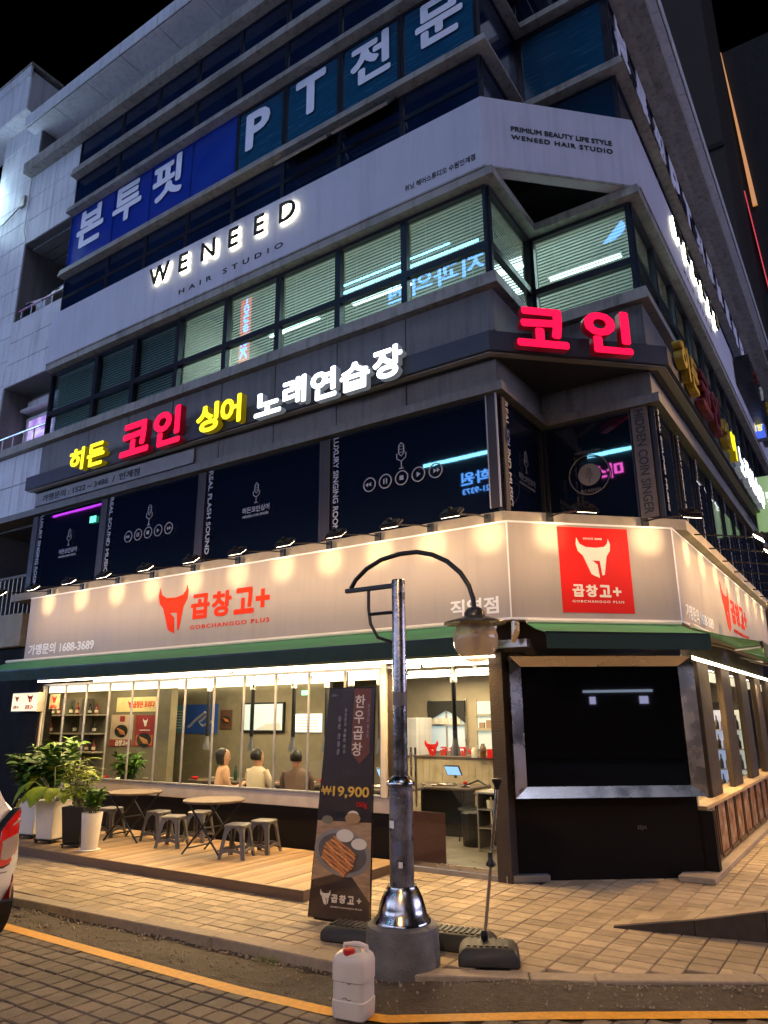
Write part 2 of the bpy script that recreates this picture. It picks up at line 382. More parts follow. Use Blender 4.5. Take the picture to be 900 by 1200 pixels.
# floors above the hair studio board
run(F, XS, 9.87, 10.34, navy); run(F, XS, 10.34, 10.80, navy)
run(A, [7.62, 9.04], 9.87, 10.80, navy); run(B, [-3.34, -1.86], 9.87, 10.80, navy2); run(Rf, RN, 9.87, 10.80, navy)
run(F, XS[:5], 10.96, 12.40, blue_film, 0, fr=.012, frm=blue_film); run(F, XS[4:], 10.96, 12.40, navy_blind, 0, fr=.06)
run(A, [7.62, 9.04], 10.96, 12.40, navy); run(B, [-3.34, -1.86], 10.96, 12.40, navy_blind, 0, fr=.09); run(Rf, RN, 10.96, 12.40, navy)
run(F, XS, 12.56, 13.38, navy); run(A, [7.62, 9.04], 12.56, 13.38, navy); run(B, [-3.34, -1.86], 12.56, 13.38, navy); run(Rf, RN, 12.56, 13.38, navy2)
run(F, XS, 13.60, 14.42, navy); run(A, [7.62, 9.04], 13.60, 14.42, navy); run(B, [-3.34, -1.86], 13.60, 14.42, navy); run(Rf, RN, 13.60, 14.42, navy2)
# one top-hung window standing open under the fourth floor ledge
vw = MB(); vw.hull([(-7.0, 7.57, 10.78), (-5.9, 7.57, 10.78), (-5.9, 7.33, 10.46), (-7.0, 7.33, 10.46)], [(-7.0, 7.55, 10.8), (-5.9, 7.55, 10.8), (-5.9, 7.30, 10.48), (-7.0, 7.30, 10.48)])
vw.build('open_window', frame_gr, bld)
vw = MB(); vw.hull([(-5.8, 7.57, 10.78), (-4.75, 7.57, 10.78), (-4.75, 7.33, 10.46), (-5.8, 7.33, 10.46)], [(-5.8, 7.55, 10.8), (-4.75, 7.55, 10.8), (-4.75, 7.30, 10.48), (-5.8, 7.30, 10.48)])
vw.build('open_window', frame_gr, bld)

# third floor: rooms with blinds behind pale glass
room = MB(); room.box(-13.2, -3.5, 7.7, 11.5, 8.88, 8.9); room.box(-13.2, -2.0, 9.2, 28, 8.902, 8.94); room.build('room_ceiling', mat('grey office ceiling', (.16, .17, .17), .8), bld)
room = MB(); room.box(-13.2, -3.5, 7.75, 11.55, 7.04, 7.1); room.box(-3.5, -2.0, 9.2, 28, 7.04, 7.1); room.build('room_floor', int_beige, bld)
MB().box(-9.45, -9.38, 7.75, 11.5, 7.1, 8.88).build('room_wall', int_beige, bld)
MB().box(-5.55, -5.5, 11.7, 28, 7.1, 8.9).build('room_wall', int_beige, bld)
MB().box(-13.24, -13.2, 7.75, 11.5, 7.1, 8.88).build('room_wall', int_beige, bld)
blind_m = mat('white blind slat', (.66, .70, .69), .6, var=.03)

_n = blind_m.node_tree.nodes; _tl = _n.new('ShaderNodeBsdfTranslucent'); _tl.inputs[0].default_value = (.6, .64, .6, 1); _mx = _n.new('ShaderNodeMixShader'); _mx.inputs[0].default_value = .42
blind_m.node_tree.links.new(_n['Principled BSDF'].outputs[0], _mx.inputs[1]); blind_m.node_tree.links.new(_tl.outputs[0], _mx.inputs[2]); blind_m.node_tree.links.new(_mx.outputs[0], _n['Material Output'].inputs[0])
tube_e = glow('lit fluorescent tube', (.80, 1, .90), 14)
def blind(M, u0, u1, v0, v1, parent):
    b = MB(M); n = int((v1-v0)/.052)
    for i in range(n):
        z = v0+(i+.5)*(v1-v0)/n; j = random.uniform(-.0015, .0015)
        b.quad([(u0, z-.017+j, -.10), (u1, z-.017-j, -.10), (u1, z+.017-j, -.108), (u0, z+.017+j, -.108)])
    for f in (.2, .8): u = u0+(u1-u0)*f; b.box(u-.002, u+.002, v0, v1, -.112, -.11)
    return b.build('blind', blind_m, parent, kind='stuff')
def win3(M, u0, u1, bl=1):
    wn = MB(M)
    for a, b_, c, d in ((u0, u0+.05, 7.15, 8.57), (u1-.05, u1, 7.15, 8.57), (u0+.05, u1-.05, 7.15, 7.20), (u0+.05, u1-.05, 8.52, 8.57), (u0+.05, u1-.05, 7.60, 7.70)):
        wn.box(a, b_, c, d, -.08, .015)
    o = wn.build('window', frame_dk, bld)
    MB(M).box(u0+.05, u1-.05, 7.20, 7.60, -.035, -.03).build('pane', g_up, o)
    MB(M).box(u0+.05, u1-.05, 7.70, 8.52, -.035, -.03).build('pane', g_up, o)
    if bl: blind(M, u0+.06, u1-.06, 7.19, 8.53, o)
for i in range(8): win3(F, XS[i], XS[i+1]-(0 if i < 7 else .02))
win3(A, 7.63, 9.04); win3(B, -3.34, -1.86)
for i in range(14): win3(Rf, RY[i]+.01, RY[i+1]-.01, i < 14)
def tubes(M, name='ceiling_light'):
    o = MB(M).box(-.62, .62, -.09, .09, -.05, 0).build('ceiling_light', panel_wh, bld)
    MB(M).box(-.6, .6, -.03, -.01, -.075, -.05).box(-.6, .6, .02, .04, -.075, -.05).build('tube', tube_e, o)
for x, y, z in ((-8.2, 9.3, 8.86), (-6.2, 9.3, 8.86), (-4.4, 9.9, 8.86), (-3.0, 10.6, 8.9), (-3.0, 12.4, 8.9), (-3.2, 14.6, 8.9)): tubes(Matrix.Translation((x, y, z)))
def area(name, loc, sx, sy, e, col, parent=None, d=(0, 0, -1), spread=180):
    l = bpy.data.lights.new(name, 'AREA'); l.shape = 'RECTANGLE'; l.size = sx; l.size_y = sy; l.energy = e; l.color = col; l.spread = R(spread)
    o = bpy.data.objects.new(name, l); COL.objects.link(o)
    T = Matrix.Translation(loc) @ Vector(d).to_track_quat('-Z', 'Y').to_matrix().to_4x4()
    setp(o, parent); o.matrix_local = (WM[o].inverted() @ T) if parent is not None else T
    return o
STUD = (.84, 1, .97)
area('room_lamp', (-7.3, 9.5, 8.75), 3.2, 1.6, 190, STUD, bld)
area('room_lamp', (-4.4, 9.6, 8.75), 1.6, 1.6, 95, STUD, bld)
area('room_lamp', (-2.9, 10.6, 8.8), 1.2, 2.4, 110, STUD, bld)
area('room_lamp', (-3.2, 15., 8.8), 1.2, 4, 50, STUD, bld)
area('room_lamp', (-10.6, 10, 8.75), .8, .8, 2.5, STUD, bld)

# roof: floating eave with its panels
eave = offset_path(PC, .25); eave = [(-15.5, 7.35)]+[tuple(e) for e in eave[1:]]
inner = [(-15.5, 11), (-7, 11), (-6, 12), (-6, YE)]
MB().prism([tuple(e) for e in eave]+[(-6, YE), (-6, 11), (-15.5, 11)], 15.83, 16.1).build('eave_slab', stone_dk, bld)
ex = [-15.5, -14.3, -13.05, -11.8, -10.55, -9.3, -8.05, -6.8, -5.55, -4.3, -3.43]
for i in range(len(ex)-1):
    slab(bld, 'soffit_panel', I4, ex[i]+.006, ex[i+1]-.006, 7.37, 8.7, 15.80, 15.828, panel_wh, .004)
    slab(bld, 'soffit_panel', I4, ex[i]+.006, ex[i+1]-.006, 8.712, 10.0, 15.80, 15.828, panel_wh, .004)
    slab(bld, 'eave_panel', frame((0, 7.35), (1, 0)), ex[i]+.006, ex[i+1]-.006, 15.80, 16.14, .002, .03, panel_wh, .004)
for i in range(17):
    y = 9.2+1.25*i
    slab(bld, 'eave_panel', frame((-1.6, 0), (0, 1)), y+.006, y+1.244, 15.80, 16.14, .002, .03, panel_wh, .004)
    slab(bld, 'soffit_panel', I4, -2.6, -1.62, y+.006, y+1.244, 15.80, 15.828, panel_wh, .004)
    slab(bld, 'soffit_panel', I4, -3.6, -2.612, y+.006, y+1.244, 15.80, 15.828, panel_wh, .004)
MB(frame((-3.47, 7.35), (1, 1))).box(.04, 2.55, 15.8, 16.14, .002, .03).build('eave_panel', panel_wh, bld)
MB().prism([(-3.42, 7.4), (-1.66, 9.17), (-3.42, 9.17)], 15.80, 15.828).build('soffit_panel', panel_wh, bld)
MB().prism([(-13.1, 9.8), (-4.6, 9.8), (-4.6, YE-.2), (-13.1, YE-.2)], 14.70, 15.82).build('roof_room', stone_dk, bld)

# ---------------------------------------------------------------- stair wing at the left
wing = thing('stair_wing', (-15.4, 7.6, 0), 'pale stone panelled wing with balcony recesses, left of the dark glass facade', 'building')
WL, WR = -18.6, -13.31
def wpanels(x0, x1, z0, z1, n, m, y=7.6, step=.62):
    M = frame((0, y), (1, 0)); k = max(1, round((z1-z0)/step)); 
    for i in range(n):
        for j in range(k):
            a = x0+(x1-x0)*i/n; b_ = x0+(x1-x0)*(i+1)/n; c = z0+(z1-z0)*j/k; d = z0+(z1-z0)*(j+1)/k
            slab(wing, 'stone_panel', M, a+g, b_-g, c+g, d-g, -.035, 0, m)
wing_m = mat('pale granite cladding', (.60, .60, .64), .55, var=.09, scale=30, dirt=.14, bump=.05, streak=.35)
bk = MB(); bk.box(-16.9, -15.2, 7.64, 10, 0, 16.3)
bk.box(-15.2, WR, 7.64, 8.0, 8.75, 10.4); bk.box(-15.2, WR, 7.64, 8.0, 12.48, 14.7); bk.box(-15.2, WR, 7.64, 8.0, 5.6, 6.96); bk.box(-15.2, WR, 10.0, 10.3, 0, 16.3)
bk.box(-15.2, WR, 8.0, 10, 12.4, 12.6); bk.box(-15.2, WR, 8, 10, 10.25, 10.4); bk.box(-15.2, WR, 8, 10, 8.75, 8.9); bk.box(-15.2, WR, 8, 10, 6.9, 7.1); bk.box(-15.2, WR, 8, 10, 5.6, 5.7)
bk.box(-22, -16.9, 8.2, 8.6, 0, 15.5)
bk.build('wall', stone_dk, wing)
wpanels(-16.9, -15.2, 5.7, 16.3, 1, wing_m); wpanels(-15.2, WR, 12.48, 14.42, 2, wing_m); wpanels(-15.2, WR, 8.75, 10.4, 2, wing_m); wpanels(-15.2, WR, 5.62, 6.965, 2, wing_m)
wpanels(-22, -16.9, 5.7, 15.5, 4, wing_m, 8.16)
for z0_, z1_ in ((10.41, 12.39), (7.06, 8.74), (14.71, 16.3)): MB().box(-15.195, -15.16, 7.62, 9.98, z0_, z1_).build('recess_wall', stone, wing)
pb = MB(); pb.box(-22, -15.4, 7.25, 8.0, 16.31, 17.5); pb.build('parapet_beam', wing_m, wing, bevel=.02)
MB().box(-22, -15.36, 7.2, 7.25, 17.35, 17.6).build('parapet_cap', panel_wh, wing)
MB().box(-22, -15.34, 7.19, 8.05, 17.6, 17.68).build('roof_coping', ledge_m, wing)
MB().box(-15.3, -15.2, 8.0, 10, 16.4, 17.5).build('side_parapet', stone_dk, wing)
# slatted ceiling of the upper balcony
for i in range(8): slab(wing, 'ceiling_slat', I4, -15.1, -13.4, 7.75+i*.26, 7.98+i*.26, 12.36, 12.398, stone_dk, 0)
for z in (10.4, 7.24):
    rl = MB(); rl.tube([(-15.1, 7.66, z+.28), (-13.35, 7.66, z+.28)], .025)
    for i in range(5): rl.tube([(-15.0+i*.4, 7.66, z), (-15.0+i*.4, 7.66, z+.28)], .014, 6)
    rl.build('railing', steel, wing)
# lower left: dark recess with a stone balustrade and bars
lr = MB(); lr.box(-17.5, -13.35, 9.6, 9.8, 2.9, 5.6); lr.box(-17.5, -13.35, 7.9, 9.8, 5.45, 5.6); lr.box(-17.2, -17.0, 7.7, 9.6, 0, 5.6); lr.build('lower_recess_wall', stone_dk, wing)
MB().box(-17.0, -13.15, 7.55, 7.75, 2.98, 3.6).build('balustrade', conc_beige, wing, bevel=.01)
rl = MB(); rl.tube([(-17, 7.65, 4.35), (-13.2, 7.65, 4.35)], .03)
rl.build('handrail', frame_gr, wing)
for i in range(26): MB().tube([(-16.95+i*.15, 7.65, 3.6), (-16.95+i*.15, 7.65, 4.35)], .011, 5).build('railing_bar', frame_gr, wing)
MB().box(-17, -12.755, 7.7, 7.9, 0, 2.98).build('ground_wall', black_w, wing)
# conduit and bracket on the pale wall
MB().tube([(-15.25, 7.57, 15.0), (-15.27, 7.57, 12.9), (-15.1, 7.57, 12.45), (-14.7, 7.56, 12.4)], .012, 6).tube([(-16.8, 7.57, 13.55), (-16.3, 7.57, 13.5), (-15.6, 7.57, 13.72)], .015, 6).build('conduit', frame_gr, wing)
MB().box(-15.62, -15.42, 7.54, 7.6, 13.66, 13.95).build('junction_box', frame_gr, wing)

def aircon(x, y, z, rz, label):
    t = thing('air_conditioner', (x, y, z), label, 'air conditioner', 'outdoor air conditioner units on the upper balcony', rz); M = WM[t]
    MB(M).box(-.4, .4, -.15, .15, .05, .6).build('casing', panel_wh, t, bevel=.015)
    MB(M).lathe([(.2, 0), (.23, .01), (.23, .02), (.2, .02)], (0, 0, 0), 20, M @ Matrix.Translation((-.1, -.15, .33)) @ Matrix.Rotation(PI/2, 4, 'X')).build('fan_grille', black_m, t)
    MB(M).box(-.3, -.2, -.14, .14, 0, .05).box(.2, .3, -.14, .14, 0, .05).build('foot', black_m, t)
aircon(-14.95, 8.0, 10.42, .15, 'white outdoor air conditioner unit, left one on the upper balcony')
aircon(-13.85, 8.0, 10.42, -.05, 'white outdoor air conditioner unit cut off by the blue lettered window')
# lit room window seen in the lower balcony
t = thing('balcony_window', (-14.2, 8.9, 7.24), 'balcony window glowing violet behind the handrail', 'window')
MB().box(-15.15, -13.35, 8.25, 8.4, 7.1, 8.74).build('recess_back', stone, t)
MB().box(-15.1, -13.4, 8.17, 8.24, 8.14, 8.20).box(-15.1, -13.4, 8.17, 8.24, 7.32, 7.40).box(-15.1, -15.03, 8.17, 8.24, 7.40, 8.14).box(-14.3, -14.24, 8.17, 8.24, 7.40, 8.14).build('frame', panel_wh, t)
MB().box(-15.1, -13.4, 8.0, 8.24, 8.30, 8.36).box(-15.1, -13.4, 8.15, 8.24, 8.42, 8.6).build('shutter_box', panel_wh, t)
vm = bpy.data.materials.new('violet lit room'); MATS['violet lit room'] = vm; vm.use_nodes = True
n_ = vm.node_tree.nodes; tx = n_.new('ShaderNodeTexNoise'); tx.inputs['Scale'].default_value = 5; rp = n_.new('ShaderNodeValToRGB')
rp.color_ramp.elements[0].position = .4; rp.color_ramp.elements[0].color = (.25, .02, .6, 1); rp.color_ramp.elements[1].position = .65; rp.color_ramp.elements[1].color = (.9, .75, 1, 1)
vm.node_tree.links.new(tx.outputs[0], rp.inputs[0]); vm.node_tree.links.new(rp.outputs[0], n_['Principled BSDF'].inputs['Emission Color']); n_['Principled BSDF'].inputs['Emission Strength'].default_value = .8
MB().box(-15.03, -13.4, 8.20, 8.22, 7.40, 8.14).build('pane', vm, t)
# lit sign box at the far left edge
t = thing('side_lit_sign', (-17.3, 7.5, 14.6), 'glowing pale cyan sign box at the far left edge beside the pale stone wall', 'sign')
MB().box(-17.75, -17.15, 6.9, 7.9, 13.6, 15.1).build('housing', frame_gr, t)
MB().box(-17.14, -17.10, 6.92, 7.88, 13.62, 15.08).box(-17.7, -17.2, 6.86, 6.898, 13.62, 15.08).build('light_face', glow('cyan white lit face', (.58, .84, 1), 10), t)

# ================================================================== SIGNS ON THE UPPER FLOORS
# hair studio board
hb = thing('hair_studio_board', (-3.37, 7.5, 8.88), 'long pale grey board with halo lit WENEED letters wrapping the corner', 'sign')
ring(MB(), PC, .0, .16, 8.70, 9.875).build('board', board_m, hb)
ring(MB(), PC, .162, .175, 8.70, 8.73).build('board_trim', ledge_m, hb)
halo = glow('warm white halo back', (1, .93, .62), 20)
lett = mat('dark bronze letter', (.03, .028, .026), .4, metal=.5, var=.05)
def halo_letters(M, s, us, v, h, wd):
    for c, u in zip(s, us):
        o = text(hb, 'letter', c, M, u, v, wd+.045, lett, h=h, ext=.035, bold=.006)
        text(o, 'halo', c, M, u, v, wd+.03, halo, h=h*.97, ext=.008, bold=.006)
halo_letters(F, 'WENEED', (-9.81, -9.16, -8.53, -7.92, -7.33, -6.72), 9.51, .36, .16)
halo_letters(Rf, 'WENEED', (11.5, 12.2, 12.9, 13.6, 14.3, 15.0), 9.51, .36, .16)
text(hb, 'lettering', 'HAIR STUDIO', F, -8.07, 8.97, .162, black_p, width=2.45, h=.10, bold=.02, space=1.9)
text(hb, 'lettering', 'HAIR STUDIO', Rf, 13.2, 9.05, .162, black_p, width=2.5, h=.10, bold=.02, space=1.9)
text(hb, 'lettering', '위닛 헤어스튜디오 수원인계점', F, -3.98, 8.93, .162, black_p, width=1.12, h=.105, bold=.01)
S2 = frame((-3.37, 7.6), (1.52, 1.5))
text(hb, 'lettering', 'PRIMIUM BEAUTY LIFE STYLE', S2, 1.10, 9.40, .164, black_p, width=1.50, h=.085, bold=.03)
text(hb, 'lettering', 'WENEED HAIR STUDIO', S2, 1.10, 9.26, .164, black_p, width=1.50, h=.08, bold=.03, space=1.2)

# gym lettering stuck on the fifth floor windows
gy = thing('gym_window_lettering', (-8.2, 7.55, 11.25), 'huge pale letters 본투핏 PT전문 across the fifth floor windows', 'window lettering')
pale = mat('pale reflective vinyl', (.74, .76, .86), .5, var=.03)
for c, u, v, wdt, h in (('본', -12.55, 11.87, .92, .92), ('투', -11.32, 11.90, .92, .88), ('핏', -10.08, 11.88, .88, .92), ('P', -7.68, 11.82, .58, .80), ('T', -6.47, 11.86, .66, .80), ('전', -5.24, 11.86, .78, .84), ('문', -3.98, 11.86, .82, .84)):
    text(gy, 'letter', c, F, u, v, .02, pale, h=h, width=wdt, ext=.004, bold=.036)
gy2 = thing('side_gym_lettering', (-1.8, 12, 11.25), 'pale letters on the fifth floor windows of the side street facade', 'window lettering')
for k, c in enumerate('본투핏PT전문본투핏PT'):
    text(gy2, 'letter', c, Rf, 9.7+k*1.22, 11.86, .02, pale, h=.85, width=.85, ext=.012, bold=.035)

# karaoke channel and letters
ch_m = mat('dark grey sign channel', (.055, .058, .075), .45, metal=.3, var=.08)
ch_l = mat('pale channel edge', (.30, .29, .28), .5)
kc = thing('sign_channel', (-3.3, 7.3, 5.98), 'dark grey channel running under the karaoke letters and across the corner', 'sign channel')
PCH = [(-13.3, 7.6), (-3.42, 7.6), (-1.92, 9.08), (-1.85, 9.2), (-1.85, 21)]
PCH = [(-13.3, 7.6), (-3.42, 7.6), (-1.85, 9.12), (-1.85, 21)]
ring(MB(), PCH, .005, .25, 5.97, 6.23).build('channel', ch_m, kc)
ring(MB(), PCH, .10, .20, 5.955, 5.968).build('drip_edge', ch_l, kc)
MB().prism([(-3.40, 7.62), (-1.93, 9.04), (-3.34, 9.04)], 6.0, 6.2).build('corner_filler', ch_m, kc)
def emis(n, c, s): return glow(n, c, s, base=tuple(x*.5 for x in c))
ye = emis('yellow lit face', (1, .88, .02), 1.6); re = emis('red lit face', (1, .005, .06), 1.35); wh = emis('white lit face', (.93, .97, 1), 3.2)
ysd = mat('yellow side skin', (.30, .22, .01), .4, emit=(1, .75, 0), es=.10); rsd = mat('red side skin', (.20, .005, .012), .4, emit=(1, .01, .05), es=.05); wsd = mat('grey side skin', (.22, .23, .26), .4, emit=(.8, .9, 1), es=.12)
yof = mat('unlit yellow face', (.42, .27, .02), .45); rof = mat('unlit dark red face', (.16, .01, .015), .45)
def channel_letters(t, M, lst, wd, face, side, ext=.11):
    for c, u, v, wdt, h in lst:
        o = text(t, 'letter', c, M, u, v, wd, side, h=h, width=wdt, ext=ext, bold=.042)
        text(o, 'lit_face', c, M, u, v, wd+ext+.001, face, h=h*.985, width=wdt*.985, ext=.006, bold=.038)
Fk = F
t = thing('karaoke_sign', (-8, 7.3, 6.0), 'lit channel letters 히든 코인 싱어 노래연습장 in yellow, red and white on the stone band', 'sign')
channel_letters(t, F, [('히', -11.49, 6.20, .44, .44), ('든', -10.93, 6.19, .50, .44)], .26, ye, ysd)
channel_letters(t, F, [('코', -9.87, 6.25, .76, .60), ('인', -9.06, 6.27, .68, .66)], .26, re, rsd)
channel_letters(t, F, [('싱', -8.11, 6.19, .50, .48), ('어', -7.60, 6.20, .44, .47)], .26, ye, ysd)
channel_letters(t, F, [('노', -6.84, 6.12, .53, .38), ('래', -6.33, 6.18, .44, .43), ('연', -5.80, 6.14, .46, .46), ('습', -5.26, 6.11, .50, .42), ('장', -4.73, 6.16, .47, .46)], .26, wh, wsd)
SK = frame((-3.42+.177, 7.6-.177), (1.57, 1.52))
t = thing('corner_karaoke_letters', (-2.6, 8.2, 6.2), 'large glowing red letters 코인 standing on the channel across the cut corner', 'sign')
channel_letters(t, SK, [('코', .50, 6.19, .67, .54), ('인', 1.36, 6.22, .63, .60)], .12, re, rsd)
t = thing('side_karaoke_letters', (-1.6, 12, 6.0), 'karaoke letters along the side street, first ones unlit, last ones glowing white', 'sign')
channel_letters(t, Rf, [('히', 9.55, 6.25, .5, .5), ('든', 10.15, 6.25, .5, .5)], .26, yof, yof)
channel_letters(t, Rf, [('코', 11.0, 6.30, .75, .62), ('인', 11.85, 6.32, .66, .66)], .26, rof, rof)
channel_letters(t, Rf, [('싱', 12.75, 6.25, .5, .5)], .26, yof, yof)
channel_letters(t, Rf, [('어', 13.4, 6.25, .5, .5)], .26, ye, ysd)
channel_letters(t, Rf, [(c, 14.25+.68*i, 6.18, .55, .5) for i, c in enumerate('노래연습장')], .26, wh, wsd)
# address plate under the channel
t = thing('enquiry_plate', (-11, 7.55, 5.7), 'thin grey plate with dark text 가맹문의 below the yellow letters', 'plate')
MB(F).box(-13.25, -8.75, 5.68, 5.93, .012, .04).build('plate', mat('grey sign plate', (.26, .26, .27), .5), t)
text(t, 'lettering', '가맹문의 : 1522 ~ 3486  /  인계점', F, -11.55, 5.80, .042, black_p, width=2.9, h=.14, bold=.025)

# second floor vinyl strips and window graphics
strip_b = mat('dark brown banner strip', (.020, .010, .010), .5, var=.2, scale=10)
fv0 = mat('dull brown edge', (.09, .06, .06), .5)
def vstrip(M, u, s, label, wid=.17, lx=.0, col=None, bright=ltgrey_p):
    t = thing('vertical_banner', (M @ Vector((u, 4.05, 0)))[:], label, 'banner')
    MB(M).box(u, u+wid, 4.0, 5.46, .012, .03).build('strip', strip_b, t)
    MB(M).box(u, u+.006, 4.06, 5.46, .031, .034).box(u+wid-.006, u+wid, 4.06, 5.46, .031, .034).build('edge', fv0, t)
    text(t, 'lettering', s, M, u+wid+lx, 4.78, .005 if lx > 0 else .034, bright, width=1.36, h=.095, rot=-PI/2, bold=.03)
vstrip(F, -13.24, 'LUXURY SINGING ROOM', 'dark vertical banner LUXURY SINGING ROOM at the far left window', lx=.09)
vstrip(F, -11.1, 'REAL SOUND MUSIC', 'dark vertical banner REAL SOUND MUSIC left of the play button graphics', lx=.09)
vstrip(F, -8.6, 'REAL FLASH SOUND', 'dark vertical banner REAL FLASH SOUND on the middle window', lx=.09)
vstrip(F, -6.1, 'LUXURY SINGING ROOM', 'dark vertical banner LUXURY SINGING ROOM above the lamp post', lx=.09)
vstrip(A, 7.63, 'REAL SOUND MUSIC', 'dark vertical banner REAL SOUND MUSIC on the notch side', lx=.09, wid=.10)
MB(F).box(-3.50, -3.37, 4.03, 5.5, .01, .03).build('strip', strip_b, None).name = 'corner_strip'
o = bpy.data.objects['corner_strip']; tag(o, 'narrow dark strip with pale edges on the corner of the second floor glass', 'banner')
MB(F).box(-3.51, -3.495, 4.03, 5.5, .012, .04).box(-3.38, -3.365, 4.03, 5.5, .012, .04).build('edge', ltgrey_p, o)
t = thing('vertical_banner', (-1.95, 9.0, 4.0), 'pale vertical banner with dark text HIDDEN COIN SINGER at the right of the notch window', 'banner')
MB(B).box(-2.14, -1.93, 4.02, 5.5, .0, .03).build('strip', mat('bronze grey banner strip', (.11, .08, .07), .5, var=.2), t)
text(t, 'lettering', 'HIDDEN COIN SINGER', B, -2.035, 4.76, .031, black_p, width=1.40, h=.12, rot=-PI/2, bold=.03)
for i in range(8):
    vv = thing('side_window_lettering', (-1.84, RY[i+1], 4.1), 'vertical line of pale lettering on the side street glass, %s from the corner' % (['first', 'second', 'third', 'fourth', 'fifth', 'sixth', 'seventh', 'eighth'][i]), 'window lettering', 'vertical letter lines on the side street glass')
    text(vv, 'lettering', ['REAL SOUND MUSIC', 'LUXURY SINGING ROOM', 'REAL FLASH SOUND'][i % 3], Rf, RY[i]+(.12 if i == 0 else 0), 4.78, .02, ltgrey_p, width=1.36, h=.08, rot=-PI/2, bold=.03)
def mic(parent, M, u, v, s, wd, m):
    b = MB(M)
    b.tube([(u-.3*s, v+.1*s, wd), (u-.28*s, v-.2*s, wd), (u, v-.38*s, wd), (u+.28*s, v-.2*s, wd), (u+.3*s, v+.1*s, wd)], .035*s, 5)
    b.tube([(u-.15*s, v+.55*s, wd), (u-.17*s, v+.1*s, wd), (u, v-.08*s, wd), (u+.17*s, v+.1*s, wd), (u+.15*s, v+.55*s, wd), (u, v+.7*s, wd), (u-.15*s, v+.55*s, wd)], .04*s, 5)
    b.tube([(u, v-.38*s, wd), (u, v-.75*s, wd)], .035*s, 5).tube([(u-.15*s, v-.78*s, wd), (u+.15*s, v-.78*s, wd)], .035*s, 5)
    for k in range(3): b.tube([(u-.1*s, v+(.15+.17*k)*s, wd), (u+.1*s, v+(.15+.17*k)*s, wd)], .02*s, 4)
    return b.build('microphone_icon', m, parent)
def logo_text(M, u, v, s, wd, label, m=ltgrey_p):
    t = thing('karaoke_window_logo', (M @ Vector((u, v-.2, wd)))[:], label, 'window logo'); mic(t, M, u, v+.20*s, .20*s, wd, m)
    text(t, 'lettering', '히든코인싱어', M, u, v-.05*s, wd, m, width=.52*s, bold=.02); text(t, 'lettering', 'HIDDEN COIN SINGER', M, u, v-.14*s, wd, m, width=.50*s, bold=.02)
logo_text(F, -12.02, 4.70, 1.05, .006, 'small pale microphone logo with Korean name on the leftmost dark window')
logo_text(F, -7.34, 4.72, 1.05, .006, 'small pale microphone logo with Korean name on the middle dark window')
logo_text(A, 8.36, 4.62, 1.0, .004, 'faint microphone logo with Korean name on the notch side window', mat('faint vinyl', (.10, .10, .12), .5))
def buttons(M, u, v, wd, label):
    t = thing('play_button_graphic', (M @ Vector((u, v, wd)))[:], label, 'window graphic'); mic(t, M, u, v+.32, .24, wd, ltgrey_p)
    for k in range(5):
        c = u+(k-2)*.255
        MB(M).tube([(c+.095*math.cos(a*PI/8), v+.095*math.sin(a*PI/8), wd) for a in range(17)], .009, 5).build('button_ring', ltgrey_p, t)
        b = MB(M)
        if k in (0, 4):
            s = -1 if k == 0 else 1
            for d in (-.03, .02): b.prism([(c+s*(d+.0), v-.03), (c+s*(d+.045), v), (c+s*(d+.0), v+.03)], wd, wd+.006)
        elif k == 1: b.box(c-.03, c-.012, v-.035, v+.035, wd, wd+.006).box(c+.012, c+.03, v-.035, v+.035, wd, wd+.006)
        elif k == 2: b.box(c-.03, c+.03, v-.03, v+.03, wd, wd+.006)
        else: b.prism([(c-.025, v-.035), (c+.035, v), (c-.025, v+.035)], wd, wd+.006)
        b.build('button_symbol', ltgrey_p, t)
buttons(F, -4.76, 4.66, .008, 'row of five pale play button rings on the large dark corner window')
buttons(F, -9.78, 4.66, .008, 'row of five pale play button rings on the second dark window from the left')
t = thing('round_window_emblem', (-2.75, 9.0, 4.6), 'faint round microphone emblem on the notch window above the lamps', 'window emblem')
fv = mat('dim grey vinyl', (.16, .14, .14), .5)
MB(B).tube([(-2.75+.27*math.cos(a*PI/16), 4.72+.27*math.sin(a*PI/16), .004) for a in range(33)], .008, 5).build('outer_ring', fv, t)
MB(B).prism([(-2.75+.15*math.cos(a*PI/14), 4.72+.15*math.sin(a*PI/14)) for a in range(28)], 0, .006).build('disc', fv, t)
mic(t, B, -2.75, 4.72, .13, .012, mat('dark icon', (.02, .02, .025), .5))
text(t, 'lettering', 'HIDDEN COIN', B, -2.75, 5.04, .002, fv, width=.34); text(t, 'lettering', '히든코인싱어', B, -2.75, 4.50, .006, fv, width=.26)
# exit sign glow behind the first window
t = thing('exit_sign', (-11.6, 7.58, 5.1), 'small green exit sign shining through the leftmost dark window', 'exit sign')
MB(F).box(-11.45, -11.27, 5.08, 5.2, -.004, .004).build('lit_face', glow('green exit face', (.1, 1, .6), 1.2), t)

